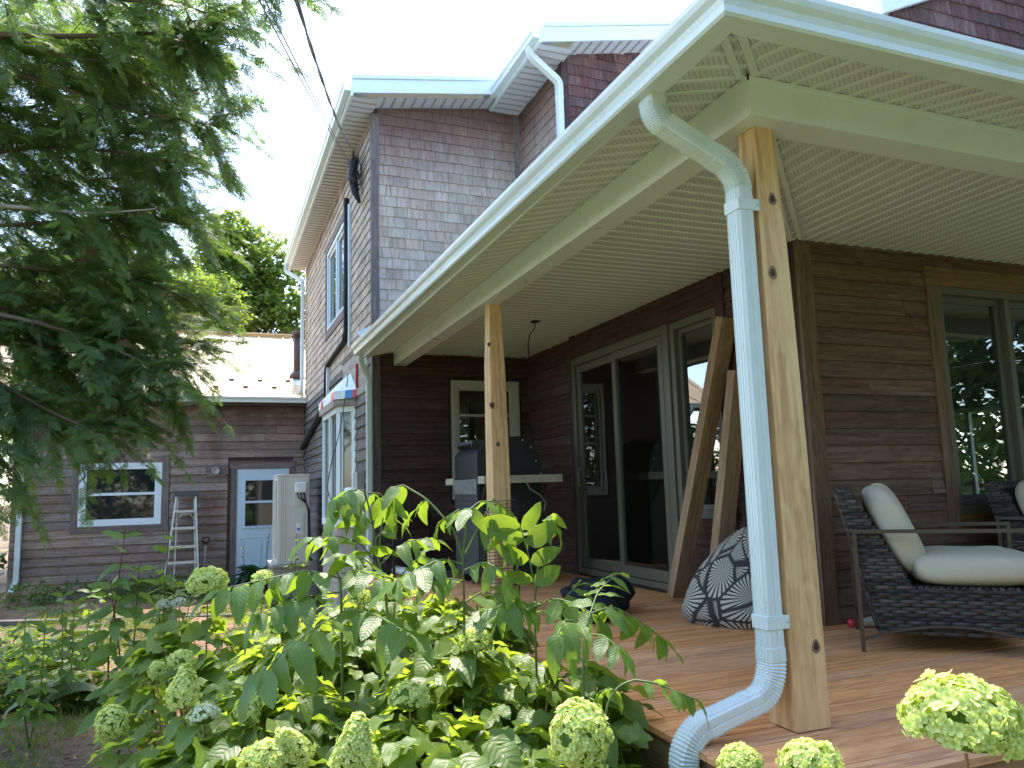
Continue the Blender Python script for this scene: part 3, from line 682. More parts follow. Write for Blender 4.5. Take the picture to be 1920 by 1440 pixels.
def post(cx, cy):
    g = G(); R = []
    for z, hw in ((0.003, .083), (.5, .080), (1.0, .0765), (1.6, .0715), (1.95, .0675), (2.08, .0625), (2.452, .053)):
        ch = .006; q = []
        for sx, sy in ((-1, -1), (1, -1), (1, 1), (-1, 1)):
            a = (sx * hw, sy * (hw - ch)), (sx * (hw - ch), sy * hw)
            q += list(a if sx * sy > 0 else a[::-1])
        R.append([(cx + u + .004 * math.sin(z * 2), cy + v, z) for u, v in q])
    R = np.array(R); m, n_, _ = R.shape; per = np.concatenate([[0], np.cumsum([.012, .15] * 4)])
    F = []; UV = []
    for i in range(m - 1):
        for j in range(n_):
            k = (j + 1) % n_
            v0 = per[j] + (j // 2) * .31; v1 = v0 + (per[j + 1] - per[j])
            F.append([i * n_ + j, i * n_ + k, (i + 1) * n_ + k, (i + 1) * n_ + j]); UV.append([[R[i, j, 2] + cy, v0], [R[i, j, 2] + cy, v1], [R[i + 1, j, 2] + cy, v1], [R[i + 1, j, 2] + cy, v0]])
    g.add(R.reshape(-1, 3), F, 0, UV)
    return obj('post', g, M['post'], porch)
pa, pb2 = post(.083, .083), post(.07, 3.41)
for po, yy, lst in ((pa, .083, ((1448, 373), (1449, 511), (1530, 1212))), (pb2, 3.41, ((917, 646), (934, 833), (923, 760)))):
    for px, py in lst:
        p = onp(px, py, 1, yy - .06); hw = float(np.interp(p[2], (0, .5, 1, 1.6, 1.95, 2.08, 2.45), (.083, .080, .0765, .0715, .0675, .0625, .053))); p = onp(px, py, 1, yy - hw - .0008)
        k = G(); rr = rng.uniform(.008, .014)
        for sc_, mi_, dz in ((1.7, 0, 0), (1, 1, -.0006)): k.poly([(p[0] + rr * sc_ * math.cos(a) * (1 + .15 * math.sin(3 * a + px)), p[1] + dz, p[2] + rr * 1.35 * sc_ * math.sin(a)) for a in np.arange(0, 6.28, .4)], mi_)
        obj('knot', k, [M['rim'], M['trim_dark']], po)
zbb, zbt, xb0, xb1 = 2.45, 2.622, -.053, .095
g = G(); g.box((xb0, xb1, zbb), (xb1, YF - .02, zbt)); g.box((xb0 - .006, xb0 - .006, zbt - .022), (xb0, YF - .02, zbt - .002))
for yy in (2.15, 4.6): g.box((xb0 - .0025, yy, zbb - .002), (xb1 - .002, yy + .035, zbt - .024))
obj('beam', g, M['beamw'], porch)
g = G(); g.box((xb0, xb0, zbb), (6.2, xb1, zbt)); g.box((xb0 - .006, xb0 - .006, zbt - .022), (6.2, xb0, zbt - .002))
for xx in (2.35, 4.8): g.box((xx, xb0 - .0025, zbb - .002), (xx + .035, xb1 - .002, zbt - .024))
obj('beam', g, M['beamw'], porch)
XG = -.44; sl_ = (2.618 - 2.525) / (xb0 - XG)
sz = lambda o, h: 2.525 + (o - XG) * sl_ + h
g = G(); soffit_field(g, XG, YF - .02, lambda v: (XG, min(xb0, max(XG, v))), lambda u, v, h: (u, v, sz(u, h)), .105)
soffit_field(g, XG, 6.2, lambda v: (XG, min(xb0, max(XG, v))), lambda u, v, h: (v, u, sz(u, h)), .105)
obj('eave_soffit', g, [M['soffit'], M['soffit_plain']], porch)
zc = 2.615
g = G(); soffit_field(g, xb1, YF - .01, lambda v: (xb1, XI if v > YI else xb1 + (v - xb1) * (XI - xb1) / (YI - xb1)), lambda u, v, h: (u, v, zc + h), .105)
soffit_field(g, xb1, 6.2, lambda v: (xb1, YI if v > XI else xb1 + (v - xb1) * (YI - xb1) / (XI - xb1)), lambda u, v, h: (v, u, zc + h), .105)
obj('ceiling', g, [M['soffit'], M['soffit_plain']], porch)
g = G()
for o in (-.022, .022):
    g.bar((XG + .01 + o, XG + .01 - o, sz(XG, -.006)), (xb0 + o - .01, xb0 - o - .01, sz(xb0, -.006)), .030, .01)
    g.bar((xb1 + o + .02, xb1 - o + .02, zc - .005), (XI + o - .03, YI - o - .03, zc - .005), .030, .01)
obj('mitre_trim', g, M['soffit_plain'], porch)
g = G(); k = 1.16
gutter_run(g, [((XG, 6.60, 2.555), (-1, 0, 0)), ((XG, XG, 2.505), (-1, -1, 0)), ((6.2, XG, 2.515), (0, -1, 0))], k); obj('gutter', g, M['white'], porch)
g = G(); g.box((XG - .006, XG - .004, 2.51), (XG + .012, 6.6, 2.66)); g.box((XG - .006, XG - .006, 2.51), (6.2, XG + .012, 2.66)); obj('fascia', g, M['white'], porch)
# low metal porch roof with standing seams
g = G(); e0 = -.50; ze = 2.645; zw = ze + (XI - e0) * .17
g.quad((e0, e0, ze), (XI, YI, zw), (XI, YF - .02, zw), (e0, YF - .02, ze)); g.quad((e0, e0, ze), (6.2, e0, ze), (6.2, YI, zw), (XI, YI, zw))
g.quad((e0, e0, ze - .02), (XI, YI, zw - .02), (XI, YF - .02, zw - .02), (e0, YF - .02, ze - .02)); g.quad((e0, e0, ze - .02), (6.2, e0, ze - .02), (6.2, YI, zw - .02), (XI, YI, zw - .02))
g.quad((e0, e0, ze - .02), (e0, YF - .02, ze - .02), (e0, YF - .02, ze), (e0, e0, ze)); g.quad((e0, e0, ze - .02), (6.2, e0, ze - .02), (6.2, e0, ze), (e0, e0, ze))
for yy in np.arange(.1, 6.5, .45):
    xm = XI if yy > YI else e0 + (yy - e0); g.bar((e0, yy, ze + .014), (xm, yy, ze + (xm - e0) * .17 + .014), .02, .03)
for xx in np.arange(.1, 6.1, .45):
    ym = YI if xx > XI else e0 + (xx - e0); g.bar((xx, e0, ze + .014), (xx, ym, ze + (ym - e0) * .17 + .014), .02, .03)
ro = obj('roof', g, M['blue_white'], porch)
g = G(); A, B, C_, D = onp(670, 622, 1, 6.42), onp(702, 608, 1, 6.52), onp(704, 640, 1, 6.52), onp(684, 652, 1, 6.42)
g.quad(A, B, C_, D); g.quad(*[q + np.array([.004, .02, 0]) for q in (A, B, C_, D)]); obj('flashing', g, M['blue_white'], ro)
# downspouts: ribbed pipe with pleated elbows
def ds_profile(w_, d):
    pr = []; hw, hd = w_ / 2, d / 2; r = .009
    def side(p, q, ribs):
        p = np.array(p); q = np.array(q); t = (q - p) / np.linalg.norm(q - p); nn = np.array([t[1], -t[0]]); L = np.linalg.norm(q - p)
        pr.append(p + t * r); 
        for k in range(ribs):
            c0 = (k + .7) / (ribs + .4) * L
            for dx, dn in ((-.0045, 0), (-.0028, -.0032), (.0028, -.0032), (.0045, 0)): pr.append(p + t * (c0 + dx) + nn * dn)
        pr.append(q - t * r)
    c_ = [(-hw, -hd), (hw, -hd), (hw, hd), (-hw, hd)]
    for i, rb in zip(range(4), (5, 1, 5, 1)): side(c_[i], c_[(i + 1) % 4], rb)
    return pr
def rounded(pts, rad, n_=7):
    P = [np.array(p, float) for p in pts]; out = [P[0]]; fl = [0]
    for a, b, c in zip(P, P[1:], P[2:]):
        d1 = (a - b) / np.linalg.norm(a - b); d2 = (c - b) / np.linalg.norm(c - b)
        r_ = min(rad, .48 * np.linalg.norm(a - b), .48 * np.linalg.norm(c - b))
        for t in np.linspace(0, 1, n_ * 2 + 1):
            out.append((b + d1 * r_) * (1 - t) ** 2 + b * 2 * t * (1 - t) + (b + d2 * r_) * t * t); fl.append(1)
    out.append(P[-1]); fl.append(0)
    return np.array(out), fl
def downspout(pts, side, w_, d, rad, parent, straps=(), seams=()):
    P, fl = rounded(pts, rad); Q = []; sc = []
    for i, (p, f) in enumerate(zip(P, fl)):      # elbow fittings: pleated bends with a collar at either end
        if f and i and not (fl[i - 1] and np.linalg.norm(P[i - 1] - p) < .06):
            dv = (P[i - 1] - p) / np.linalg.norm(P[i - 1] - p); c_ = min(.05, .4 * np.linalg.norm(P[i - 1] - p))
            Q += [p + dv * (c_ + .002), p + dv * c_]; sc += [1, 1.05]
        Q.append(p); sc.append(1.0 if not f else 1.03 + (.042 if i % 2 else -.042))
        if f and i + 1 < len(P) and not (fl[i + 1] and np.linalg.norm(P[i + 1] - p) < .06):
            dv = (P[i + 1] - p) / np.linalg.norm(P[i + 1] - p); c_ = min(.05, .4 * np.linalg.norm(P[i + 1] - p))
            Q += [p + dv * c_, p + dv * (c_ + .002)]; sc += [1.05, 1]
    P = np.array(Q)
    g = G(); g.sweep(P, ds_profile(w_, d), side, 0, sc, True)
    o = obj('downspout', g, M['white'], parent)
    for (c, hw, hd, z0, z1) in straps:
        s_ = G(); s_.box((c[0] - hw, c[1] - hd, z0), (c[0] + hw, c[1] + hd, z1)); 
        s_.box((c[0] + hw - .004, c[1] - hd - .0005, z0), (c[0] + hw + .022, c[1] - hd + .004, z1))
        so = obj('strap', s_, M['white'], o, bevel=.003)
        s2 = G(); s2.lathe([(0, 0), (.005, 0), (.004, .003), (0, .004)], 8); s2.V = [v @ np.array([[1, 0, 0], [0, 0, 1], [0, -1, 0]], float).T * np.array([1, -1, 1]) + np.array([c[0] + hw + .011, c[1] - hd - .0005, (z0 + z1) / 2]) for v in s2.V]
        obj('screw', s2, M['steel'], so)
    return o
dy, dxc = .055, -.056
downspout([(-.452, dy, 2.535), (-.452, dy, 2.455), (-.428, dy, 2.415), (-.10, dy, 2.265), (dxc, dy, 2.20), (dxc, dy, .22), (-.10, dy, .135), (-.42, dy, .055), (-.475, dy, -.02), (-.475, dy, -.55)], Y, .088, .078, .085, porch,
          [((dxc, dy), .0425, .0475, 2.065, 2.115), ((dxc, dy), .0425, .0475, .385, .437)])
downspout([(-.47, 6.50, 2.57), (-.47, 6.50, 2.46), (-.37, 6.52, 2.27), (-.37, 6.52, 2.2), (-.37, 6.52, -.45)], Y, .085, .06, .06, porch)
g = G(); z1 = 5.97
dso = downspout([(1.22, 5.12, 5.965), (1.22, 5.12, 5.86), (1.60, 5.17, 5.62), (1.60, 5.17, 5.5), (1.60, 5.17, 2.9)], Y, .09, .07, .12, house)
downspout([(-.68, 13.95, 5.74), (-.68, 13.95, 5.6), (-.38, 13.55, 5.3), (-.38, 13.5, 5.15), (-.38, 13.5, 3.05), (-.42, 13.45, 2.95)], (0, 1, 0), .09, .07, .12, house)
# ceiling wire, wire hole and cable stub in the porch ceiling
g = G(); g.tube([(.945, 4.58, 2.62), (.95, 4.6, 2.55), (.93, 4.7, 2.5), (.93, 4.75, 2.38), (.96, 4.8, 2.28)], .006, 6)
g.lathe([(0, 0), (.05, 0), (.05, -.003), (0, -.003)], 16, 0, (.945, 4.58, 2.613)); obj('ceiling_wire', g, M['wire'], porch, True)
g = G(); g.tube([(.23, .30, 2.61), (.24, .29, 2.58), (.29, .27, 2.575)], .006, 6); obj('ceiling_wire', g, M['frame_grey'], porch, True)

# ------------------------------------------------------------------ single storey wing at the back
YW = 13.7
wing = empty('house_wing', (-2.8, YW, GZ), 'low brown clapboard wing with a cream metal roof, at the back of the garden', 'house wing')
XW = -5.35
g = G(); siding(g, (XW, YW, 0), X, -Y, 0, XL - XW - .02, GZ - .05, 2.80, .158, 1.5, 3.5, .032, [(XW * 0 + (-4.42 - XW), -2.78 - XW, .36, 1.72), (-1.75 - XW, -.52 - XW, GZ - .1, 1.66)], 0, None, False, .003, .004)
backing(g, (XW, YW, 0), X, -Y, 0, XL - XW, GZ - .1, 2.95, (), 1); g.quad((XW, YW, GZ), (XW, YW + 5.6, GZ), (XW, YW + 5.6, 2.9), (XW, YW, 2.9), 0)
obj('wall', g, [M['clap_grey'], M['trim_dark']], wing)
def metal_roof():
    t = NT('cream_metal_roof'); o = t.ob()
    c = t.ramp(t.noise(o, 1.5, 6), [(.3, (.64, .46, .27)), (.7, (.74, .55, .34))])
    c = grime(t, c, (.36, .28, .21), 3, .55, .8, .35)
    return t.done(t.bsdf(c, .5, .3, 0, t.noise(t.map(o, (1, .3, 1)), 4, 2), .1, .01))
M['metal_roof'] = metal_roof()
ye, zeW, yr, zrW = 13.28, 2.86, 16.5, 4.70
g = G(); g.quad((-6.2, ye, zeW), (XL - .02, ye, zeW), (XL - .02, yr, zrW), (-6.2, yr, zrW)); g.quad((-6.2, yr, zrW), (XL - .02, yr, zrW), (XL - .02, 19.8, zeW), (-6.2, 19.8, zeW))
g.quad((-6.2, ye, zeW - .03), (XL - .02, ye, zeW - .03), (XL - .02, yr, zrW - .03), (-6.2, yr, zrW - .03)); g.quad((-6.2, ye, zeW - .03), (XL - .02, ye, zeW - .03), (XL - .02, ye, zeW), (-6.2, ye, zeW))
sx = [onp(px, 745, 1, ye)[0] for px in (388, 445, 500, 555)]; st = (sx[-1] - sx[0]) / 3
slp = (zrW - zeW) / (yr - ye)
for k in range(-7, 5):
    xx = sx[0] + k * st
    if -6.2 < xx < XL - .05: g.bar((xx, ye, zeW + .014), (xx, yr, zrW + .014), .022, .032)
g.bar((-6.2, yr, zrW + .03), (XL - .02, yr, zrW + .03), .22, .03)
rw = obj('roof', g, M['metal_roof'], wing)
for k in range(-5, 4):
    for dx, yy in ((.16, 13.66), (.45, 13.98)):
        xx = sx[0] + k * st + dx
        if xx > -.6: continue
        s_ = G(); z_ = zeW + (yy - ye) * slp
        s_.box((xx - .015, yy - .05, z_), (xx + .015, yy + .04, z_ + .012)); s_.box((xx - .05, yy - .006, z_), (xx + .05, yy + .008, z_ + .036)); s_.bar((xx - .05, yy - .02, z_ + .02), (xx, yy + .05, z_ + .035), .018, .012); s_.bar((xx + .05, yy - .02, z_ + .02), (xx, yy + .05, z_ + .035), .018, .012)
        obj('snow_guard', s_, M['trim_brown'], rw)
s_ = G(); px_ = onp(557, 650, 1, 14.2)[0]; zz = zeW + (14.2 - ye) * slp
s_.lathe([(.075, zz - .1), (.075, zz + .95), (.0, zz + .95)], 14, 0, (px_, 14.2, 0)); s_.lathe([(.17, zz - .03), (.14, zz + .06), (.08, zz + .14)], 14, 0, (px_, 14.2, 0)); s_.lathe([(0, zz + 1.0), (.11, zz + .98), (.11, zz + .90)], 14, 0, (px_, 14.2, 0))
s_.quad((px_ - .14, 13.8, zeW + (13.8 - ye) * slp + .006), (px_ + .14, 13.8, zeW + (13.8 - ye) * slp + .006), (px_ + .14, 14.2, zz + .006), (px_ - .14, 14.2, zz + .006), 1)
obj('stovepipe', s_, [M['pipe'], M['blue_white']], rw, True)
g = G(); g.box((-6.2, ye + .02, zeW - .18), (XL - .03, ye + .05, zeW - .03)); g.quad((-6.2, ye + .05, zeW - .16), (XL - .03, ye + .05, zeW - .16), (XL - .03, YW, zeW - .16), (-6.2, YW, zeW - .16)); obj('fascia', g, M['clap_dark'], wing)
g = G(); gutter_run(g, [((-6.2, ye + .02, zeW - .125), (0, -1, 0)), ((XL - .03, ye + .02, zeW - .125), (0, -1, 0))], 1.15); obj('gutter', g, M['white'], wing)
downspout([(-5.2, ye - .04, zeW - .1), (-5.2, ye - .04, zeW - .2), (-5.2, YW - .08, 2.4), (-5.2, YW - .08, 2.3), (-5.2, YW - .08, -.45), (-5.26, YW - .16, -.62)], X, .09, .07, .08, wing)
# window
wx0, wx1, wz0, wz1 = -4.30, -2.92, .47, 1.62
T = G()
for q in ((wx0 - .12, wx0, wz0 - .12, wz1 + .12), (wx1, wx1 + .13, wz0 - .12, wz1 + .12), (wx0, wx1, wz1, wz1 + .12), (wx0, wx1, wz0 - .12, wz0)): T.box((q[0], YW - .035, q[2]), (q[1], YW, q[3]))
obj('window_trim', T, M['trim_grey'], wing, bevel=.004)
window(wing, 'window', (wx0, YW - .02, wz0), X, -Y, wx1 - wx0, wz1 - wz0, .07, M['vinyl'], M['dark_glass'], (), [.575], .02, .004, .05)
# door
dx0, dx1, dz0, dz1 = -1.58, -.60, GZ - .04, 1.47
T = G(); T.box((dx0 - .11, YW - .035, dz0), (dx0, YW, dz1)); T.box((dx1, YW - .035, dz0), (dx1 + .1, YW, dz1)); T.box((dx0 - .14, YW - .04, dz1), (dx1 + .1, YW, dz1 + .13)); T.box((dx0 - .15, YW - .055, dz1 + .13), (dx1 + .12, YW, dz1 + .15))
obj('door_trim', T, M['trim_grey'], wing, bevel=.004)
D_ = G(); D_.box((dx0, YW - .02, dz0), (dx1, YW, dz1)); gx0, gx1, gz0, gz1 = dx0 + .16, dx1 - .18, .36, 1.24
for q in ((gx0 - .04, gx0, gz0 - .04, gz1 + .04), (gx1, gx1 + .04, gz0 - .04, gz1 + .04), (gx0, gx1, gz1, gz1 + .04), (gx0, gx1, gz0 - .04, gz0), (gx0, gx1, .80, .845)): D_.box((q[0], YW - .04, q[2]), (q[1], YW - .02, q[3]))
for a in (dx0 + .13, dx0 + .55):
    for q in ((a, a + .33, .13, .145), (a, a + .33, -.53, -.515), (a, a + .015, -.515, .13), (a + .315, a + .33, -.515, .13)): D_.box((q[0], YW - .03, q[2]), (q[1], YW - .02, q[3]))
do = obj('door', D_, M['door_blue'], wing, bevel=.003)
p = G(); p.quad((gx0, YW - .025, gz0), (gx1, YW - .025, gz0), (gx1, YW - .025, gz1), (gx0, YW - .025, gz1)); obj('pane', p, M['dark_glass'], do)
h = G(); h.box((dx0 - .05, YW - .3, GZ - .05), (dx1 + .1, YW - .02, dz0 - .005)); obj('door_sill', h, M['frame_grey'], wing)
# lamp on a mounting block
L_ = G(); lx0, lz0 = -2.15, 1.33; L_.box((lx0, YW - .045, lz0), (lx0 + .36, YW, lz0 + .225)); lb = obj('wall_lamp', L_, M['trim_grey'], wing, bevel=.004)
L_ = G(); L_.lathe([(0, 0), (.075, 0), (.075, .03), (.055, .035), (.05, .015), (0, .015)], 18); L_.V = [v @ np.array([[1, 0, 0], [0, 0, -1], [0, 1, 0]], float).T + np.array([lx0 + .18, YW - .045, lz0 + .115]) for v in L_.V]; obj('lamp_socket', L_, M['frame_grey'], lb, True)

# ------------------------------------------------------------------ furniture and objects
def fabric(name, col, pat=False):
    t = NT(name); uv = t.uv(); o = t.ob()
    wv = t.noise(t.map(o, (700, 700, 700)), 1.0, 2)
    c = t.mix(wv, tuple(x * .72 for x in col), tuple(min(1, x * 1.2) for x in col))
    c = t.mix(t.math('MULTIPLY', t.noise(o, 14, 4), .3), c, tuple(x * .75 for x in col))
    return t.done(t.bsdf(c, .95, .15, 0, t.math('ADD', wv, t.math('MULTIPLY', t.noise(o, 9, 3), 5)), .35, .004))
M['linen'] = fabric('linen', (.56, .50, .38))
def leaf_print():
    t = NT('fan_leaf_print'); uv = t.uv(); sc = 5.0
    v = t.n('ShaderNodeTexVoronoi'); v.inputs['Scale'].default_value = sc; t.l(uv, v.inputs['Vector'])
    d = t.n('ShaderNodeVectorMath', operation='SUBTRACT'); t.l(t.map(uv, (1, 1, 1)), d.inputs[0]); t.l(v.outputs['Position'], d.inputs[1])
    s = t.n('ShaderNodeSeparateXYZ'); t.l(d.outputs[0], s.inputs[0])
    an = t.math('ARCTAN2', s.outputs[1], s.outputs[0])
    st = t.math('SINE', t.math('ADD', t.math('MULTIPLY', an, 30), t.math('MULTIPLY', t.noise(uv, 20, 2), 2)))
    e = t.n('ShaderNodeTexVoronoi', feature='DISTANCE_TO_EDGE'); e.inputs['Scale'].default_value = sc; t.l(uv, e.inputs['Vector'])
    line = t.ramp(t.math('ADD', t.math('MULTIPLY', st, .5), .5), [(.30, (0, 0, 0)), (.44, (1, 1, 1))]); edge = t.ramp(e.outputs['Distance'], [(.03, (0, 0, 0)), (.06, (1, 1, 1))])
    tone = t.mix(t.ramp(t.n('ShaderNodeSeparateColor').outputs[0], [(0, (0, 0, 0)), (1, (1, 1, 1))]), (.44, .43, .38), (.44, .43, .38))
    f = t.math('MULTIPLY', line, edge)
    c = t.mix(f, (.05, .045, .042), (.50, .455, .37))
    return t.done(t.bsdf(c, .9, .2, 0, t.noise(t.ob(), 300, 2), .2, .002))
M['print'] = leaf_print()
M['wicker'] = wood('wicker', (.03, .025, .024), (.072, .058, .052), (.13, .105, .095), .55, 0, .55, 3, 60)
M['wicker_back'] = plain('wicker_core', (.012, .01, .01), .8)

def cushion(c, size, Mx=np.eye(3), e=.32, nu=40, nv=20, dimple=0):
    g = G(); a = np.linspace(-np.pi, np.pi, nu + 1)[:-1]; b = np.linspace(-np.pi / 2, np.pi / 2, nv + 1)
    sp = lambda v, p: np.sign(v) * np.abs(v) ** p
    A, B = np.meshgrid(a, b)
    P = np.stack([sp(np.cos(B), .55) * sp(np.cos(A), e), sp(np.cos(B), .55) * sp(np.sin(A), e), sp(np.sin(B), .75)], -1)
    P = P * (1 + .02 * np.sin(A * 5 + B * 3)[..., None]) * np.array(size) / 2
    P = P @ np.asarray(Mx).T + np.array(c)
    g._rings(P, b, 0, False); return g
def rotm(ax, deg): return np.array(Matrix.Rotation(math.radians(deg), 3, ax))

def strands(g, rows, N):   # rows: list of (A,B); weaves a flat strand along each
    for i, (A, B) in enumerate(rows):
        A = np.array(A, float); B = np.array(B, float); L = np.linalg.norm(B - A)
        if L < .02: continue
        d = (B - A) / L; k = max(3, int(L / .016)); s_ = np.linspace(0, L, k); up = np.cross(N, d)
        off = .009 * np.sin(np.pi * s_ / .055 + i * np.pi + .3 * rng.random())
        ctr = A + s_[:, None] * d + (off + .004)[:, None] * N
        jj = rng.normal(0, .0012); R = []
        for c_ in ctr:
            R.append([c_ + (math.cos(q) * .0048) * N + (math.sin(q) * .0098 + jj) * up for q in np.arange(6) * np.pi / 3])
        g._rings(np.array(R), s_, 0, True)
def make_chair(label):
    t = empty('wicker_armchair', (0, 0, 0), label, 'armchair', 'cushioned wicker chairs on the porch')
    L, W, H = .88, .69, .645; k = .022
    f = G()
    for y in (0, W):
        f.box((-k / 2, y - k / 2, 0), (k / 2, y + k / 2, H)); f.box((L - k / 2, y - k / 2, 0), (L + k / 2, y + k / 2, H)); f.box((-k / 2, y - k / 2 - .002, H), (L + k / 2, y + k / 2 + .002, H + .02))
        pts = [(x, y, .065 + .085 * (1 - (2 * x / L - 1) ** 2)) for x in np.linspace(0.01, L - .01, 17)]
        for p, q in zip(pts, pts[1:]): f.bar(p, q, .02, .012)
    f.box((-.009, k / 2, .12), (.009, W - k / 2, .14)); f.box((L - .009, k / 2, .12), (L + .009, W - k / 2, .14))
    obj('frame', f, M['bronze'], t, local=True)
    xa = lambda z: .10 - .17 * (z - .10) / .78
    xb = lambda z: .855 if z < .33 else .28 - .285 * (z - .33) / .55
    w_ = G()
    zs = np.arange(.105, .885, .0185)
    for y, n in ((.035, -Y), (W - .035, Y)):
        strands(w_, [((xa(z), y, z), (xb(z), y, z)) for z in zs], n)
        w_.poly([(xa(.1), y, .1), (.85, y, .1), (.85, y, .33), (.28, y, .33), (xb(.885), y, .885), (xa(.885), y, .885)], 1, (0, 2))
    strands(w_, [((xa(z), .035, z), (xa(z), W - .035, z)) for z in zs], -X)
    strands(w_, [((.856, .035, z), (.856, W - .035, z)) for z in zs if z < .33], X)
    strands(w_, [((xb(z), .035, z), (xb(z), W - .035, z)) for z in zs if z > .34], X)
    strands(w_, [((x, .035, .885), (x, W - .035, .885)) for x in np.arange(xa(.885), xb(.885) + .01, .018)], Z)
    strands(w_, [((x, .035, .335), (x, W - .035, .335)) for x in np.arange(.27, .86, .018)], Z)
    w_.box((xa(.3) + .02, .05, .11), (.84, W - .05, .325), 1)
    obj('wicker_shell', w_, [M['wicker'], M['wicker_back']], t, local=True)
    obj('seat_cushion', cushion((.60, W / 2, .44), (.64, .62, .20)), M['linen'], t, True, local=True)
    bc = cushion((0, 0, 0), (.20, .56, .54), np.eye(3), .5); 
    V_ = np.concatenate(bc.V); bc.V = [V_ * np.array([1, 1, 1])]
    Mx = rotm('Y', -22); bc.V = [v * (1 + 0 * v) @ Mx.T + np.array([.225, W / 2, .655]) for v in bc.V]
    obj('back_cushion', bc, M['linen'], t, True, local=True)
    return t
ch = make_chair('near brown wicker armchair with cream cushions, to the right of the thick porch post')
ch.location = (1.30, .957, 0); ch.rotation_euler = (0, 0, math.radians(-42.7))
c2 = copy_tree(ch); c2.location = (2.95, 1.33, 0); c2.rotation_euler = (0, 0, math.radians(-68))
c2['label'] = 'farther wicker armchair under the front window, only its cream cushion edge in view'

# bean bag
g = G(); nz, na = 22, 40; R = []; UVp = []
for i in range(nz + 1):
    t_ = i / nz; z = .63 * t_; r = .35 * (1 - t_ ** 1.5) ** .72 * (.84 + .16 * min(1, t_ / .12)) + .012
    ring = []
    for j in range(na):
        a = 2 * np.pi * j / na; q = (abs(math.cos(a)) ** 3.2 + abs(math.sin(a)) ** 3.2) ** (-1 / 3.2)
        q = q * (1 - t_ * .3) + t_ * .3; wr = 1 + .018 * math.sin(7 * a + t_ * 9) + .012 * math.sin(13 * a - t_ * 5)
        ring.append((1.33 + r * q * wr * math.cos(a + .5) + .10 * t_ ** 2, 2.10 + r * q * wr * math.sin(a + .5) - .02 * t_, z + .004))
    R.append(ring)
R = np.array(R); F = []; UV = []
for i in range(nz):
    for j in range(na):
        k = (j + 1) % na; F.append([i * na + j, i * na + k, (i + 1) * na + k, (i + 1) * na + j])
        u0, u1 = j / na * 1.9, (j + 1) / na * 1.9; s0, s1 = i / nz * .66, (i + 1) / nz * .66
        UV.append([[u0, s0], [u1, s0], [u1, s1], [u0, s1]])
g.add(R.reshape(-1, 3), F, 0, UV)
bb = obj('bean_bag', g, M['print'], None, True, origin=(1.33, 2.10, 0)); tag(bb, 'pointed black and cream bean bag with a fan leaf print, standing on the deck', 'bean bag')

# leaning timbers
def timber(b, t_, w_, h_, label):
    g = G(); g.bar(b, t_, w_, h_, 0, (1, 0, 0)); o = obj('timber', g, M['lumber'], None, bevel=.004, origin=b); tag(o, label, 'timber', 'timbers leaning on the porch wall')
timber((1.47, 3.07, .045), (1.60, 2.36, 2.21), .09, .14, 'tall timber leaning on the wall beside the sliding door, taller of the two')
timber((1.50, 2.58, .045), (1.615, 2.28, 1.78), .09, .14, 'shorter timber leaning on the wall behind the bean bag')

# barbecue
bq = empty('barbecue', (.75, 5.15, 0), 'black gas barbecue with angular lid and wooden side shelves behind the middle post', 'barbecue')
x0, x1, y0, y1 = .36, 1.06, 4.78, 5.52
g = G(); g.box((x0 + .04, y0 + .02, .10), (x1, y1 - .02, 1.0)); obj('cart', g, M['black_metal'], bq, bevel=.008)
g = G(); lid = [(x0, 1.06), (x0, 1.30), (x0 + .08, 1.40), (x0 + .17, 1.45), (x1 - .25, 1.47), (x1 - .1, 1.40), (x1 - .02, 1.24), (x1, 1.06)]
for y in (y0, y1): g.poly([(x, y, z) for x, z in lid], 0, (0, 2))
for p, q in zip(lid, lid[1:] + lid[:1]): g.quad((p[0], y0, p[1]), (q[0], y0, q[1]), (q[0], y1, q[1]), (p[0], y1, p[1]))
for p, q in list(zip(lid, lid[1:]))[:3]: g.bar((p[0], y0 - .004, p[1]), (q[0], y0 - .004, q[1]), .012, .014, 1); 
lo = obj('lid', g, [M['black_metal'], M['dark_steel']], bq, bevel=.004)
g = G(); g.box((x0 - .02, y0 + .08, 1.40), (x0 + .02, y1 - .08, 1.435)); g.box((x0 - .01, y0 + .12, 1.37), (x0 + .05, y0 + .15, 1.41)); g.box((x0 - .01, y1 - .15, 1.37), (x0 + .05, y1 - .12, 1.41)); obj('handle', g, M['dark_steel'], lo, bevel=.004)
for bx_, bz in ((x1 - .21, 1.43), (x1 - .12, 1.36), (x1 - .07, 1.22), (x0 + .14, 1.40), (x1 - .02, 1.09)):
    g = G(); g.lathe([(0, 0), (.011, 0), (.009, .008), (0, .01)], 10); g.V = [v @ np.array([[1, 0, 0], [0, 0, -1], [0, 1, 0]], float).T + np.array([bx_, y0 - .002, bz]) for v in g.V]; obj('bolt', g, M['steel'], lo)
g = G(); g.box((x0 - .006, y0, .10), (x0 + .03, y1, 1.055), 0)
for r in range(5):
    for c_ in range(5): g.box((x0 - .009, y0 + .09 + c_ * .125, .66 + r * .055), (x0 - .004, y0 + .16 + c_ * .125, .68 + r * .055), 1)
g.box((x0 - .012, y0, .90), (x0 - .004, y1, 1.05), 2); obj('front_panel', g, [M['dark_steel'], M['black'], plain('dusty_steel', (.17, .17, .18), .7, .3, 0, .6, 14)], bq, bevel=.003)
g = G(); g.box((x0 - .0, y0 - .20, 1.0), (x0 + .83, y0 - .005, 1.075)); obj('side_shelf', g, M['tread'], bq, bevel=.004)
g = G(); g.box((x0 - .02, y1 + .005, 1.0), (x0 + .7, y1 + .30, 1.07)); obj('side_shelf', g, M['tread'], bq, bevel=.004)
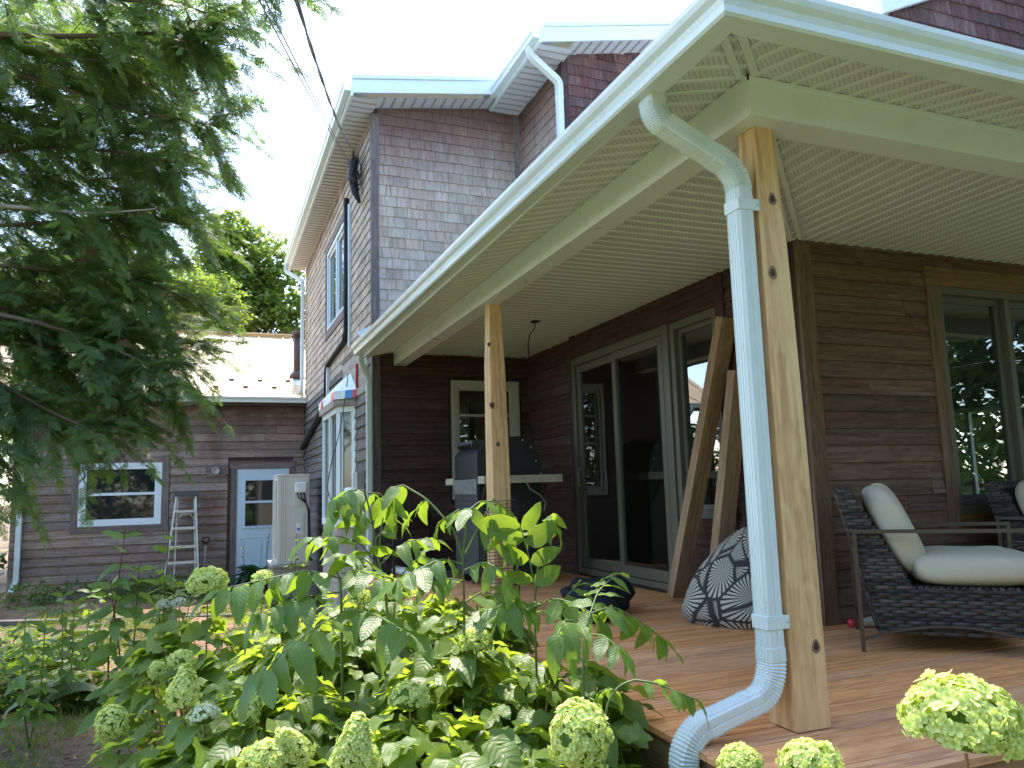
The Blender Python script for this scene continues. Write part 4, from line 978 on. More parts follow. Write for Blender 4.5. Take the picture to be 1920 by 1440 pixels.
for xx in (x0 + .04, x1 - .04): g = G(); g.bar((xx, y0 - .17, 1.0), (xx, y0, .78), .03, .02); obj('shelf_bracket', g, M['black_metal'], bq)
for y in (y0 + .06, y1 - .06):
    g = G(); g.lathe([(0, -.02), (.05, -.02), (.052, 0), (.05, .02), (0, .02)], 16); g.V = [v @ np.array([[1, 0, 0], [0, 0, -1], [0, 1, 0]], float).T + np.array([x0 + .1, y, .052]) for v in g.V]; obj('wheel', g, M['black'], bq, False)
g = G(); P = np.array([(x0 + .44, y0 - .21, 1.0), (x0 + .46, y0 - .23, .94), (x0 + .56, y0 - .24, .88), (x0 + .62, y0 - .24, .80), (x0 + .6, y0 - .24, .72)]); g.tube(P, .009, 6); obj('gas_hose', g, M['wire_grey'], bq, True)
# black slatted side table against the back wall
sd2 = empty('side_table', (-.05, 6.2, 0), 'dark metal side table in the corner, left of the barbecue', 'table')
for nm, q in (('table_top', ((-.2, 6.05, .70), (.35, 6.45, .73))), ('shelf', ((-.2, 6.05, .35), (.35, 6.45, .37)))): g = G(); g.box(*q); obj(nm, g, M['black_metal'], sd2)
for x in (-.19, .33):
    for y in (6.06, 6.44): g = G(); g.box((x - .012, y - .012, 0.001), (x + .012, y + .012, .70)); obj('leg', g, M['black_metal'], sd2)
# black wire mesh round the foot of the middle post
g = G(); cx, cy, r = .075, 3.41, .15
for z in np.arange(.02, .86, .026): g.tube([(cx + r * math.cos(a), cy + r * math.sin(a), z + .004 * math.sin(3 * a)) for a in np.linspace(-3.0, 2.9, 26)], .0026, 4, caps=False)
for a in np.linspace(-3.0, 2.9, 13): g.tube([(cx + r * math.cos(a), cy + r * math.sin(a), z) for z in (.01, .43, .86)], .0026, 4, caps=False)
wm = obj('wire_mesh', g, M['black'], None, True, origin=(cx, cy, 0)); tag(wm, 'black wire mesh wrapped round the foot of the middle post', 'wire mesh')
# dark bag on the deck
g = cushion((0, 0, 0), (.62, .42, .26), rotm('Z', 30), .7); V_ = np.concatenate(g.V)
V_ = V_ * (1 + .22 * np.sin(V_[:, :1] * 15 + 1) * np.cos(V_[:, 1:2] * 13 + 1) + .08 * np.sin(V_[:, 2:] * 40 + V_[:, :1] * 25)); g.V = [V_ + np.array([.66, 2.85, .13])]
g2 = cushion((.42, 2.62, .085), (.45, .32, .17), rotm('Z', -20), .7); g.add(np.concatenate(g2.V), g2.F[0][0], 0, g2.F[0][1])
bg_ = obj('bag', g, M['cloth_dark'], None, True, origin=(.85, 3.05, 0)); tag(bg_, 'slumped dark fabric bag lying on the deck behind the saplings', 'bag')
# scraps at the far end of the deck
pp = onp(738, 1068, 2, .05); g = G(); g.tube([pp + np.array([-.13, .85, 0]), pp + np.array([.15, -.75, 0])], .045, 14)
o = obj('pipe', g, M['blue_white'], None, True, origin=tuple(pp)); tag(o, 'pale plastic pipe lying on the far end of the deck', 'pipe')
pp = onp(812, 1092, 2, .03)
for k in range(4):
    g = G(); a = pp + np.array([-.22 + .03 * k, .25 - .04 * k, .012 + k * .024 - .03]); g.box((0, 0, -.011), (.46, .14, .0105), 0, rotm('Z', 12 * k - 15), a)
    o = obj('wood_offcut', g, M['trim_grey'], None, bevel=.002, origin=tuple(a)); tag(o, ['bottom', 'second lowest', 'third', 'topmost'][k] + ' grey board offcut in the small pile beside the middle post', 'offcut', 'grey offcuts piled on the deck')
pb = onp(1612, 1166, 2, .035); bt = empty('bottle', tuple(pb), 'white bottle with a red cap lying behind the near armchair', 'bottle')
g = G(); g.tube([pb + np.array([-.04, 0, 0]), pb + np.array([.02, 0, 0]), pb + np.array([.16, -.02, 0])], [.02, .035, .035], 14); obj('body', g, M['white'], bt, True)
g = G(); g.tube([pb + np.array([-.085, 0, 0]), pb + np.array([-.04, 0, 0])], .024, 14); obj('cap', g, M['red'], bt, True)

# outdoor heat pump unit by the bay window
ya = 10.6; ax0, ax1 = onp(520, 890, 1, ya)[0], onp(580, 890, 1, ya)[0]; az0, az1 = onp(530, 1057, 1, ya)[2], onp(551, 889, 1, ya)[2]; yb_ = ya + .92
ac = empty('heat_pump', ((ax0 + ax1) / 2, ya + .4, GZ), 'tall cream outdoor heat pump unit on a stand beside the bay window', 'heat pump')
g = G(); g.box((ax0 + .012, ya, az0), (ax1, yb_, az1 - .03)); g.box((ax0 + .004, ya - .012, az1 - .03), (ax1 + .008, yb_ + .01, az1))
wA = ax1 - ax0
for q in ((.50, .64, .84, .76), (.50, .30, .84, .55)):
    u0, v0, u1, v1 = ax0 + q[0] * wA, az0 + q[1] * (az1 - az0), ax0 + q[2] * wA, 0; v1 = az0 + q[3] * (az1 - az0)
    g.box((u0, ya - .009, v0), (u1, ya, v1))
for u in (.10, .16, .24): g.box((ax0 + u * wA, ya - .006, az0 + .05), (ax0 + u * wA + .012, ya, az1 - .05))
obj('casing', g, M['ac'], ac, bevel=.012)
g = G()
for z in np.arange(az0 + .08, az1 - .1, .03): g.box((ax0 - .004, ya + .14, z), (ax0 + .012, yb_ - .04, z + .014))
for y in np.arange(ya + .14, yb_ - .03, .1): g.box((ax0 - .002, y, az0 + .08), (ax0 + .010, y + .014, az1 - .1))
obj('fan_grille', g, M['ac'], ac)
g = G(); g.box((ax0 + .56 * wA, ya - .06, az1 - .30), (ax0 + .90 * wA, ya - .002, az1 - .13)); cv = obj('valve_cover', g, M['ac_white'], ac, bevel=.015)
g = G()
for k in range(3):
    u = ax0 + (.62 + .1 * k) * wA
    g.tube([(u, ya - .03, az1 - .29), (u + .02, ya - .05, az1 - .38), (ax0 + .9 * wA, ya - .05, az1 - .47), (ax1 + .0 - .01 * k, ya - .04, az1 - .60), (ax1 + .012 - .012 * k, ya - .03, az1 - 1.0), (ax1 - .01, ya - .03, az0 + .1), (ax1 + .06, ya + .1, az0 + .02)], .011, 6)
obj('hose', g, M['wire'], ac, True)
g = G(); g.box((ax0 + .60 * wA, ya - .012, az0 + .33 * (az1 - az0)), (ax0 + .74 * wA, ya - .0095, az0 + .44 * (az1 - az0)), 0); g.box((ax0 + .62 * wA, ya - .0135, az0 + .36 * (az1 - az0)), (ax0 + .72 * wA, ya - .0122, az0 + .39 * (az1 - az0)), 1); obj('label', g, [M['ac_white'], M['blue']], ac)
g = G(); 
for y in (ya + .05, yb_ - .2): g.box((ax0 - .06, y, GZ - .05), (ax1 + .02, y + .14, az0 - .05), 0)
g.box((ax0 - .08, ya - .03, az0 - .055), (ax1 + .03, yb_ + .03, az0 - .003), 0); obj('stand', g, M['frame_grey'], ac, bevel=.008)

# step ladder
def yl(z): return 13.12 + (z + .8) * .18
def lp(px, py):
    p = onp(px, py, 1, 13.3)
    for _ in range(4): p = onp(px, py, 1, yl(p[2]))
    return p
ld = empty('step_ladder', (-2.5, 13.15, GZ), 'aluminium step ladder leaning closed against the wing wall by the window', 'ladder')
for a, b in (((331, 930), (307, 1100)), ((367, 930), (372, 1092))):
    g = G(); g.bar(lp(*b), lp(*a), .03, .07, 0, (0, 1, 0)); obj('rail', g, M['alu'], ld, bevel=.003)
for py in (957, 989, 1024, 1054, 1089):
    t_ = (py - 930) / 170; a, b = lp(331 - 24 * t_, py), lp(367 + 5 * t_, py); g = G(); g.box((a[0], a[1] - .05, a[2] - .03), (b[0], a[1] + .05, a[2])); g.box((a[0], a[1] - .055, a[2] - .045), (b[0], a[1] - .05, a[2])); obj('step', g, M['alu'], ld, bevel=.002)
a, b = lp(327, 930), lp(371, 930); g = G(); g.box((a[0], a[1] - .07, a[2] - .01), (b[0], a[1] + .10, a[2] + .075)); obj('top_cap', g, plain('ladder_cap', (.07, .07, .08), .5), ld, bevel=.008)
a, b = lp(331, 957), lp(367, 957); g = G(); g.tube([(a[0] + .01, a[1], a[2] - .22), (a[0] + .09, a[1] - .03, a[2] - .07), (b[0] - .09, a[1] - .03, a[2] - .07), (b[0] - .01, a[1], a[2] - .22)], .008, 6); obj('brace', g, M['alu'], ld, True)
for a, b in (((333, 935), (325, 1092)), ((364, 935), (366, 1088))):
    A_, B_ = lp(*a), lp(*b); g = G(); g.bar(B_ + np.array([0, .16, 0]), A_ + np.array([0, .08, 0]), .025, .03, 0, (0, 1, 0)); obj('rear_leg', g, M['alu'], ld)
# digging fork with a D handle
fk = empty('garden_fork', (-2.12, 13.5, GZ), 'garden fork with black D shaped grip standing against the wing wall', 'garden fork')
pf = onp(385.5, 1022, 1, 13.55); 
g = G(); g.tube([pf + np.array([.0, 0, 0]), pf + np.array([-.01, -.04, -.5])], .018, 8); obj('shaft', g, M['frame_grey'], fk, True)
g = G(); g.tube([pf, pf + np.array([-.06, 0, .09]), pf + np.array([-.055, 0, .14]), pf + np.array([.055, 0, .14]), pf + np.array([.06, 0, .09]), pf], .014, 8); obj('grip', g, M['black'], fk, True)
g = G(); q = pf + np.array([-.01, -.04, -.5])
for k in (-.08, -.03, .03, .08): g.tube([q, q + np.array([k, 0, -.06]), q + np.array([k, -.01, -.32])], .008, 6)
obj('tines', g, M['black_metal'], fk, True)

# overhead service lines to the house
E_ = np.array([XL - .14, 7.32, 5.08])
def line(a, b, r, sag, lab, twist=0):
    g = G(); a = np.array(a); b = np.array(b); ts = np.linspace(0, 1, 90); P = a + ts[:, None] * (b - a) - np.array([0, 0, 1]) * (sag * 4 * ts * (1 - ts))[:, None]
    if twist:
        ph = ts * twist; o1 = np.stack([np.cos(ph), np.sin(ph) * .4, np.sin(ph)], 1) * .006
        g.tube(P + o1, r, 5); g.tube(P - o1, r * .8, 5)
    else: g.tube(P, r, 6)
    o = obj('power_line', g, M['wire_grey'], None, True, origin=tuple(a)); tag(o, lab, 'power line', 'service lines running to the house gable')
line(E_ + np.array([0, -.05, .1]), at(455, -60, 3.4), .005, .05, 'thin service line, left of the two straight ones over the sky')
line(E_ + np.array([.01, .02, .16]), at(468, -60, 3.4), .005, .05, 'thin service line, right of the two straight ones over the sky')
line(np.array([XL - .1, 7.3, 5.42]), at(538, -60, 3.4), .007, .16, 'thick twisted service line with a slack curve, right of the straight pair', 34)

# ------------------------------------------------------------------ plants
def leaf_t(w_=.5, seg=6, fold=.12, droop=.25, wave=.0, peak=.38, tip=1.15):
    t = np.linspace(0, 1, seg + 1); k = peak / (1 - peak) * tip
    wd = (t + .015) ** k * (1.012 - t) ** tip; wd = wd / wd.max() * w_ / 2; wd[0] = max(wd[0] * .3, .012); wd[-1] = .006
    zc = -droop * t ** 2; xc = t * (1 - .28 * droop ** 2)
    V = []; UVv = []
    for i in range(seg + 1):
        for s in (-1, 0, 1):
            V.append([xc[i], s * wd[i], zc[i] + (fold * abs(s) * wd[i] * 2 * .5) + wave * math.sin(i * 1.9 + s) * wd[i] * abs(s)]); UVv.append([s * wd[i] / (w_ / 2), t[i]])
    F = []
    for i in range(seg):
        for s in (0, 1): a = i * 3 + s; F.append([a, a + 3, a + 4, a + 1])
    F = np.array(F); return np.array(V), F, np.array(UVv)[F]
def ori(d, n, s=1.0, roll=None):   # d: (k,3) directions, n: (k,3) rough normals
    d = np.asarray(d, float); d = d / (np.linalg.norm(d, axis=1)[:, None] + 1e-9)
    n = np.broadcast_to(np.asarray(n, float), d.shape); y = np.cross(n, d); y /= np.linalg.norm(y, axis=1)[:, None] + 1e-9; z = np.cross(d, y)
    if roll is not None:
        c, q = np.cos(roll)[:, None], np.sin(roll)[:, None]; y, z = c * y + q * z, c * z - q * y
    return np.stack([d, y, z], -1) * np.broadcast_to(np.asarray(s, float), (len(d),))[:, None, None]
HYD = [leaf_t(.58, 7, .22, dr, wv, .36, 1.0) for dr, wv in ((.05, .3), (.18, .2), (.3, .35), (.5, .2))]
SAP = [leaf_t(.44, 6, .2, dr, .2, .42, .85) for dr in (.1, .25, .45, .7)]
SML = [leaf_t(.46, 3, .2, dr, 0, .4, 1) for dr in (.1, .4)]
STRAP = [leaf_t(.5, 6, .35, dr, .1, .4, .9) for dr in (.4, .8, 1.1)]
DIA = (np.array([[0, 0, 0], [.45, .27, .05], [1, 0, -.05], [.45, -.27, .05]]), np.array([[0, 1, 2, 3]]), np.array([[[0, 0], [1, .45], [0, 1], [-1, .45]]], float))
def put(g, T, Ms, Os, mi=0):
    Ms = np.asarray(Ms); Os = np.asarray(Os); c = rng.integers(0, len(T), len(Os))
    for i, t in enumerate(T):
        q = c == i; g.inst(t, Ms[q], Os[q], mi)

# --- flower heads: many four petalled florets on a dome, egg or cone
PET = (np.array([[0, 0, 0], [.35, .42, .06], [.8, .40, .16], [1.0, 0, .12], [.8, -.40, .16], [.35, -.42, .06]]), np.array([[0, 1, 2, 3], [0, 3, 4, 5]]))
FLT = (np.concatenate([PET[0] @ rotm('Z', 90 * k).T for k in range(4)]), np.concatenate([PET[1] + 6 * k for k in range(4)]), np.tile(np.array([[[.5, 0], [.5, .4], [.5, .85], [.5, 1]], [[.5, 0], [.5, 1], [.5, .85], [.5, .4]]]), (4, 1, 1)))
def bloom_mesh(kind, n, seed, mat):
    r_ = np.random.default_rng(seed); g = G(); u = r_.random(n); a = r_.random(n) * 6.283
    z = 1 - 1.75 * u if kind != 'dome' else 1 - 1.45 * u
    rr = np.sqrt(np.clip(1 - z * z, 0, 1)); nrm = np.stack([rr * np.cos(a), rr * np.sin(a), z], 1)
    P = nrm.copy()
    if kind == 'dome': P *= [.5, .5, .40]
    elif kind == 'egg': P *= [.44, .44, .52]
    else:
        tt = (z + .75) / 1.75; P = np.stack([np.cos(a) * .5 * (1.05 - tt) ** .7 * (.5 + .5 * np.clip(tt * 6, 0, 1)), np.sin(a) * .5 * (1.05 - tt) ** .7 * (.5 + .5 * np.clip(tt * 6, 0, 1)), tt * 1.05 - .45], 1); nrm = nrm + [0, 0, .3]
    P *= (1.04 - .26 * r_.random(n) ** 2 + .06 * np.sin(a * 3 + z * 5) + .05 * np.sin(a * 7 - z * 9))[:, None]
    nrm = nrm + r_.normal(0, .28, nrm.shape); nrm /= np.linalg.norm(nrm, axis=1)[:, None]
    d = np.cross(nrm, r_.normal(0, 1, nrm.shape)); 
    Ms = ori(d, nrm, .060 * (.7 + .55 * r_.random(n))); g.inst(FLT, Ms, P)
    core = cushion((0, 0, 0 if kind != 'cone' else -.1), {'dome': (.72, .72, .5), 'egg': (.62, .62, .74), 'cone': (.5, .5, .6)}[kind], np.eye(3), 1.0, 14, 8)
    V_ = np.concatenate(core.V); g.add(V_, core.F[0][0], 1)
    return g.mesh('flower_head', [M[mat], M['petal_core']], False)
BL = {'dome': bloom_mesh('dome', 640, 1, 'petal'), 'dome2': bloom_mesh('dome', 380, 5, 'petal'), 'egg': bloom_mesh('egg', 640, 2, 'petal'), 'cone': bloom_mesh('cone', 560, 3, 'petal'), 'white': bloom_mesh('dome', 300, 4, 'petal_white')}

blooms = [  # px, py, distance, width px, kind, tilt
    (1805, 1352, 1.50, 195, 'dome', 8), (1087, 1382, 2.10, 122, 'egg', -6), (667, 1405, 2.30, 105, 'cone', 10), (545, 1405, 2.35, 85, 'cone', -35), (495, 1428, 2.3, 90, 'dome', -20),
    (1388, 1432, 1.90, 78, 'dome', 0), (1520, 1436, 1.80, 110, 'dome', 5), (390, 1093, 4.20, 70, 'dome', 0), (210, 1357, 3.20, 62, 'egg', -10), (345, 1292, 3.00, 72, 'cone', -12),
    (383, 1342, 2.95, 55, 'white', 20), (470, 1328, 3.00, 56, 'cone', 30), (893, 1205, 3.30, 60, 'dome', 4), (768, 1310, 2.90, 72, 'dome2', 0), (740, 1112, 4.20, 62, 'dome2', 0),
    (494, 1086, 4.50, 40, 'dome2', 0), (295, 1258, 3.60, 34, 'egg', 0), (338, 1240, 3.70, 48, 'dome2', 0), (528, 1172, 3.80, 62, 'dome2', 0), (680, 1062, 4.40, 34, 'white', 0), (307, 1135, 5.40, 26, 'white', 0), (336, 1131, 5.40, 26, 'white', 0), (672, 1120, 4.1, 40, 'dome2', 10)]
shrubs = [  # x, y, radius, top height, leaves, label
    (-1.35, .30, .62, .14, 330, 'hydrangea shrub with the big upright yellow green blooms at the lower edge'),
    (-1.85, .95, .58, .17, 330, 'hydrangea shrub with a cluster of pale and yellow cone blooms, left end of the bed'),
    (-1.02, .95, .55, .27, 330, 'hydrangea shrub with one small round bloom on a tall stalk before the deck edge'),
    (-1.55, 1.75, .62, .32, 330, 'hydrangea shrub in the middle of the bed with flat green unopened blooms'),
    (-1.02, 2.20, .58, .38, 300, 'hydrangea shrub beside the deck, behind the tall saplings'),
    (-2.10, 2.15, .45, .30, 170, 'hydrangea shrub with a round bloom standing before the wing door'),
    (-.85, -.15, .40, -.06, 170, 'hydrangea shrub with a large egg shaped bloom beside the deck corner'),
    (-.75, -1.25, .42, .22, 60, 'hydrangea shrub with a huge lime green bloom in front of the deck'),
    (-.72, .55, .36, .22, 170, 'hydrangea shrub hugging the deck edge, leaves over the first boards'),
    (-.72, 1.65, .38, .34, 190, 'hydrangea shrub pressed against the deck below the forked sapling'),
    (-1.0, 3.4, .55, .20, 240, 'hydrangea shrub farthest along the deck, without open blooms')]
sb = np.array([[s[0], s[1]] for s in shrubs]); kids = {i: [] for i in range(len(shrubs))}
for b in blooms:
    p = at(*b[:3]); k = int(np.argmin(np.linalg.norm(sb - p[:2], axis=1))); kids[k].append((p, b))
for i, (sx_, sy_, R_, top, n, lab) in enumerate(shrubs):
    t = empty('hydrangea_shrub', (sx_, sy_, GZ), lab, 'shrub', 'hydrangea shrubs in the bed beside the deck')
    g = G(); st = G(); n = int(n * 1.55); a = rng.random(n) * 6.283; r = np.sqrt(rng.random(n)) * R_; dep = rng.exponential(.10, n)
    z = top - (top - GZ) * .42 * (r / R_) ** 2.2 - dep + rng.normal(0, .03, n)
    P = np.stack([sx_ + r * np.cos(a), sy_ + r * np.sin(a), np.maximum(z, GZ + .08)], 1)
    low = P[:, 0] > -.50
    if i != 7: P[low, 0] = -.50 - rng.random(low.sum()) * .25
    th = a + rng.normal(0, .9, n); d = np.stack([np.cos(th), np.sin(th), .12 - .45 * rng.random(n)], 1)
    up = np.stack([rng.normal(0, .25, n), rng.normal(0, .25, n), np.ones(n)], 1)
    put(g, HYD, ori(d, up, rng.uniform(.10, .195, n), rng.normal(0, .25, n)), P)
    nl = int(n * .55); a = rng.random(nl) * 6.283; r = R_ * np.sqrt(rng.random(nl)) * .95; P2 = np.stack([sx_ + r * np.cos(a), sy_ + r * np.sin(a), GZ + .1 + (top - GZ - .25) * rng.random(nl)], 1)
    P2[:, 0] = np.minimum(P2[:, 0], -.46) if i != 7 else P2[:, 0]
    d = np.stack([np.cos(a + rng.normal(0, .7, nl)), np.sin(a), -.5 * rng.random(nl)], 1); put(g, HYD, ori(d, up[:nl], rng.uniform(.09, .16, nl)), P2)
    for k in rng.choice(n, 26, False):
        q = P[k]; b0 = np.array([sx_ + rng.normal(0, .07), sy_ + rng.normal(0, .07), GZ - .03]); mid = (b0 + q) / 2 + np.array([0, 0, .14]); ts = np.linspace(0, 1, 9)[:, None]
        st.tube(b0 * (1 - ts) ** 2 + 2 * mid * ts * (1 - ts) + q * ts ** 2, np.linspace(.006, .003, 9), 5, 0, False)
    for p, b in kids[i]:
        wpx = b[3]; s_ = wpx / FPX * b[2]; kind = b[4]
        bz = {'dome': .30, 'dome2': .30, 'egg': .40, 'cone': .42, 'white': .3}[kind] * s_
        foot = p - np.array([0, 0, bz]); b0 = np.array([sx_ + (p[0] - sx_) * .4, sy_ + (p[1] - sy_) * .4, GZ - .03]); mid = np.array([foot[0] * .8 + b0[0] * .2, foot[1] * .8 + b0[1] * .2, (foot[2] + GZ) / 2]); ts = np.linspace(0, 1, 11)[:, None]
        st.tube(b0 * (1 - ts) ** 2 + 2 * mid * ts * (1 - ts) + foot * ts ** 2, np.linspace(.0055, .0035, 11), 6, 0, False)
        fo = obj('flower_head', BL[kind], None, t); fo.location = p - np.array([sx_, sy_, GZ]); fo.scale = (s_, s_, s_); fo.rotation_euler = (rng.normal(0, .12), math.radians(b[5]), rng.random() * 6.28)
        m_ = 6; aa = np.arange(m_) * 1.05 + rng.random() ; base = foot + np.array([0, 0, -.02]) - np.array([0, 0, 1]) * rng.uniform(0, .16, m_)[:, None]
        d = np.stack([np.cos(aa), np.sin(aa), -.2 - .3 * rng.random(m_)], 1); put(g, HYD, ori(d, [(0, 0, 1)] * m_, rng.uniform(.07, .12, m_) * min(1, b[2] / 2.2)), base)
    obj('stems', st, M['stem_tan'], t, True); obj('leaves', g, M['leaf_hyd'], t, True)

# --- saplings with large pinnate leaves
def bez(P, n):
    P = np.array(P, float); ts = np.linspace(0, len(P) - 1, n); Q = np.stack([np.interp(ts, np.arange(len(P)), P[:, i]) for i in range(3)], 1)
    for _ in range(max(2, n // 5)): Q[1:-1] = (Q[:-2] + 2 * Q[1:-1] + Q[2:]) / 4
    return Q
def pinnate(g, st, pts, pairs, L, droop=.35, mi=0, up=(0, 0, 1), spread=1.0, tipleaf=True, start=.22):
    Q = bez(pts, 14); st.tube(Q, np.linspace(.0042, .002, 14), 5, 0, False)
    for f in np.linspace(start, .95, pairs):
        i = f * 13; i0 = min(int(i), 12); p = Q[i0] + (Q[i0 + 1] - Q[i0]) * (i - i0); tg = Q[i0 + 1] - Q[i0]; tg /= np.linalg.norm(tg)
        u = np.array(up, float); sd = np.cross(u, tg); sd /= np.linalg.norm(sd) + 1e-6; nn = np.cross(tg, sd)
        for s in (-1, 1):
            d = sd * s * spread + tg * (.45 + .2 * rng.random()) - Z * droop * (.6 + .8 * rng.random()) + rng.normal(0, .12, 3)
            put(g, SAP, ori([d], [nn + rng.normal(0, .2, 3)], [L * (.75 + .4 * rng.random()) * (1 - .25 * abs(f - .55))]), [p + tg * s * .008])
    if tipleaf: put(g, SAP, ori([tg - Z * droop * .5], [nn], [L]), [Q[-1]])
def A(*q): return at(*q)
def sapling(lab, base, stems, leaves):
    b = A(*base); b = np.array([b[0], b[1], GZ]); t = empty('ash_sapling', tuple(b), lab, 'sapling', 'self sown saplings among the hydrangeas')
    g = G(); st = G(); sw = G()
    for s_ in stems:
        P = [A(*q) for q in s_['p']]
        if s_.get('root', True): P = [b, b * .5 + P[0] * .5] + P
        sw.tube(bez(P, 26), np.linspace(s_.get('r', .009), .0035, 26), 6, 0, False)
    for l in leaves: pinnate(g, st, [A(*q) for q in l['p']], l['n'], l['L'], l.get('droop', .35), 0, l.get('up', (0, 0, 1)), l.get('spread', 1), l.get('tip', True), l.get('start', .22))
    obj('stem', sw, M['stem_green'], t, True); obj('leaf_stalks', st, M['stem_green'], t, True); obj('leaves', g, M['leaf_sap'], t, True)
sapling('tall sapling with drooping lime leaves in front of the bay window', (735, 1250, 3.85), [{'p': [(727, 1120, 3.85), (709, 1050, 3.85), (700, 985, 3.85), (684, 920, 3.8)]}, {'p': [(709, 1050, 3.85), (715, 990, 3.85), (722, 950, 3.9)], 'root': False, 'r': .006}],
        [{'p': [(684, 920, 3.8), (655, 918, 3.75), (632, 935, 3.7)], 'n': 3, 'L': .17, 'droop': .5}, {'p': [(690, 925, 3.8), (715, 925, 3.9), (728, 960, 3.95)], 'n': 3, 'L': .15, 'droop': .8},
         {'p': [(700, 985, 3.85), (665, 950, 3.8), (640, 960, 3.7)], 'n': 3, 'L': .17, 'droop': .3}, {'p': [(705, 1010, 3.85), (735, 975, 3.9), (750, 960, 4.)], 'n': 3, 'L': .12, 'droop': .6},
         {'p': [(712, 1060, 3.85), (760, 1015, 3.8), (800, 1010, 3.8)], 'n': 4, 'L': .14, 'droop': .25}, {'p': [(716, 1075, 3.85), (680, 1020, 3.7), (640, 1005, 3.6), (590, 1008, 3.5)], 'n': 5, 'L': .15, 'droop': .35},
         {'p': [(722, 1100, 3.85), (690, 1050, 3.6), (650, 1040, 3.5)], 'n': 4, 'L': .15, 'droop': .5}, {'p': [(724, 1110, 3.85), (760, 1070, 3.8), (790, 1040, 3.9)], 'n': 3, 'L': .14, 'droop': .3}])
sapling('forked sapling with an arching shoot, just left of the middle post', (875, 1300, 3.3), [{'p': [(870, 1200, 3.3), (870, 1110, 3.3), (868, 1045, 3.3)]}, {'p': [(868, 1045, 3.3), (850, 990, 3.3), (800, 935, 3.35), (757, 910, 3.4)], 'root': False, 'r': .006}, {'p': [(868, 1045, 3.3), (875, 985, 3.3), (862, 955, 3.3)], 'root': False, 'r': .005}, {'p': [(872, 1040, 3.3), (900, 985, 3.35), (925, 935, 3.4)], 'root': False, 'r': .006}],
        [{'p': [(757, 910, 3.4), (742, 912, 3.4), (736, 940, 3.4)], 'n': 2, 'L': .14, 'droop': .7}, {'p': [(800, 935, 3.35), (790, 945, 3.35), (780, 955, 3.3)], 'n': 1, 'L': .14, 'droop': .3},
         {'p': [(862, 955, 3.3), (850, 962, 3.3), (828, 975, 3.3)], 'n': 3, 'L': .10, 'droop': .7}, {'p': [(925, 935, 3.4), (950, 955, 3.4), (965, 975, 3.4)], 'n': 3, 'L': .15, 'droop': .7}, {'p': [(922, 940, 3.4), (900, 940, 3.3), (880, 955, 3.2)], 'n': 2, 'L': .14, 'droop': .6},
         {'p': [(905, 975, 3.35), (930, 985, 3.3), (955, 1010, 3.3)], 'n': 3, 'L': .14, 'droop': .5}, {'p': [(870, 1060, 3.3), (830, 1045, 3.2), (780, 1070, 3.1), (745, 1090, 3.05)], 'n': 5, 'L': .16, 'droop': .45},
         {'p': [(870, 1070, 3.3), (910, 1050, 3.2), (950, 1080, 3.1), (965, 1110, 3.1)], 'n': 4, 'L': .16, 'droop': .5}, {'p': [(868, 1090, 3.3), (845, 1085, 3.3), (810, 1090, 3.2)], 'n': 2, 'L': .12, 'droop': .5}, {'p': [(870, 1130, 3.3), (910, 1105, 3.4), (925, 1120, 3.4)], 'n': 2, 'L': .16, 'droop': .8}])
sapling('sapling with broad paired bright green leaves in front of the wire mesh', (1010, 1280, 3.25), [{'p': [(1003, 1180, 3.25), (1003, 1110, 3.25)]}, {'p': [(1003, 1120, 3.25), (1012, 1040, 3.35), (1022, 975, 3.4)], 'root': False, 'r': .005}],
        [{'p': [(1003, 1110, 3.25), (995, 1060, 3.25), (985, 1015, 3.25), (975, 985, 3.25)], 'n': 4, 'L': .19, 'droop': .05, 'up': (-.35, -.85, .35), 'start': .12, 'tip': False}, {'p': [(1022, 975, 3.4), (1030, 968, 3.4), (1042, 985, 3.4)], 'n': 2, 'L': .12, 'droop': .3}, {'p': [(1020, 985, 3.4), (1005, 985, 3.35), (995, 1000, 3.3)], 'n': 1, 'L': .13, 'droop': .3},
         {'p': [(1003, 1140, 3.25), (1035, 1120, 3.1), (1075, 1130, 3.0), (1110, 1150, 2.95)], 'n': 4, 'L': .16, 'droop': .6}, {'p': [(1000, 1140, 3.25), (965, 1120, 3.1), (930, 1140, 3.0)], 'n': 4, 'L': .15, 'droop': .7}, {'p': [(1003, 1150, 3.25), (1040, 1140, 3.35), (1080, 1100, 3.4)], 'n': 4, 'L': .13, 'droop': .4}])
sapling('low sapling leaning out over the deck boards near the bean bag', (1085, 1380, 2.75), [{'p': [(1092, 1270, 2.8), (1098, 1190, 2.8), (1108, 1150, 2.8)]}],
        [{'p': [(1108, 1150, 2.8), (1150, 1135, 2.85), (1200, 1165, 2.9), (1240, 1195, 2.9)], 'n': 5, 'L': .13, 'droop': .4}, {'p': [(1100, 1175, 2.8), (1060, 1160, 2.7), (1045, 1190, 2.6)], 'n': 3, 'L': .14, 'droop': .6}, {'p': [(1104, 1160, 2.8), (1120, 1110, 2.9), (1150, 1080, 3.0)], 'n': 4, 'L': .12, 'droop': .2}, {'p': [(1098, 1190, 2.8), (1130, 1190, 2.7), (1160, 1215, 2.65)], 'n': 3, 'L': .11, 'droop': .6}])
sapling('dark leaved branch trailing across the deck edge beside the downspout', (1130, 1430, 2.45), [{'p': [(1130, 1330, 2.5), (1160, 1285, 2.5), (1190, 1275, 2.5)], 'r': .006}],
        [{'p': [(1190, 1275, 2.5), (1230, 1280, 2.48), (1275, 1300, 2.46), (1300, 1310, 2.45)], 'n': 5, 'L': .10, 'droop': .3}, {'p': [(1150, 1295, 2.5), (1140, 1290, 2.6), (1120, 1300, 2.6)], 'n': 3, 'L': .09, 'droop': .4}])
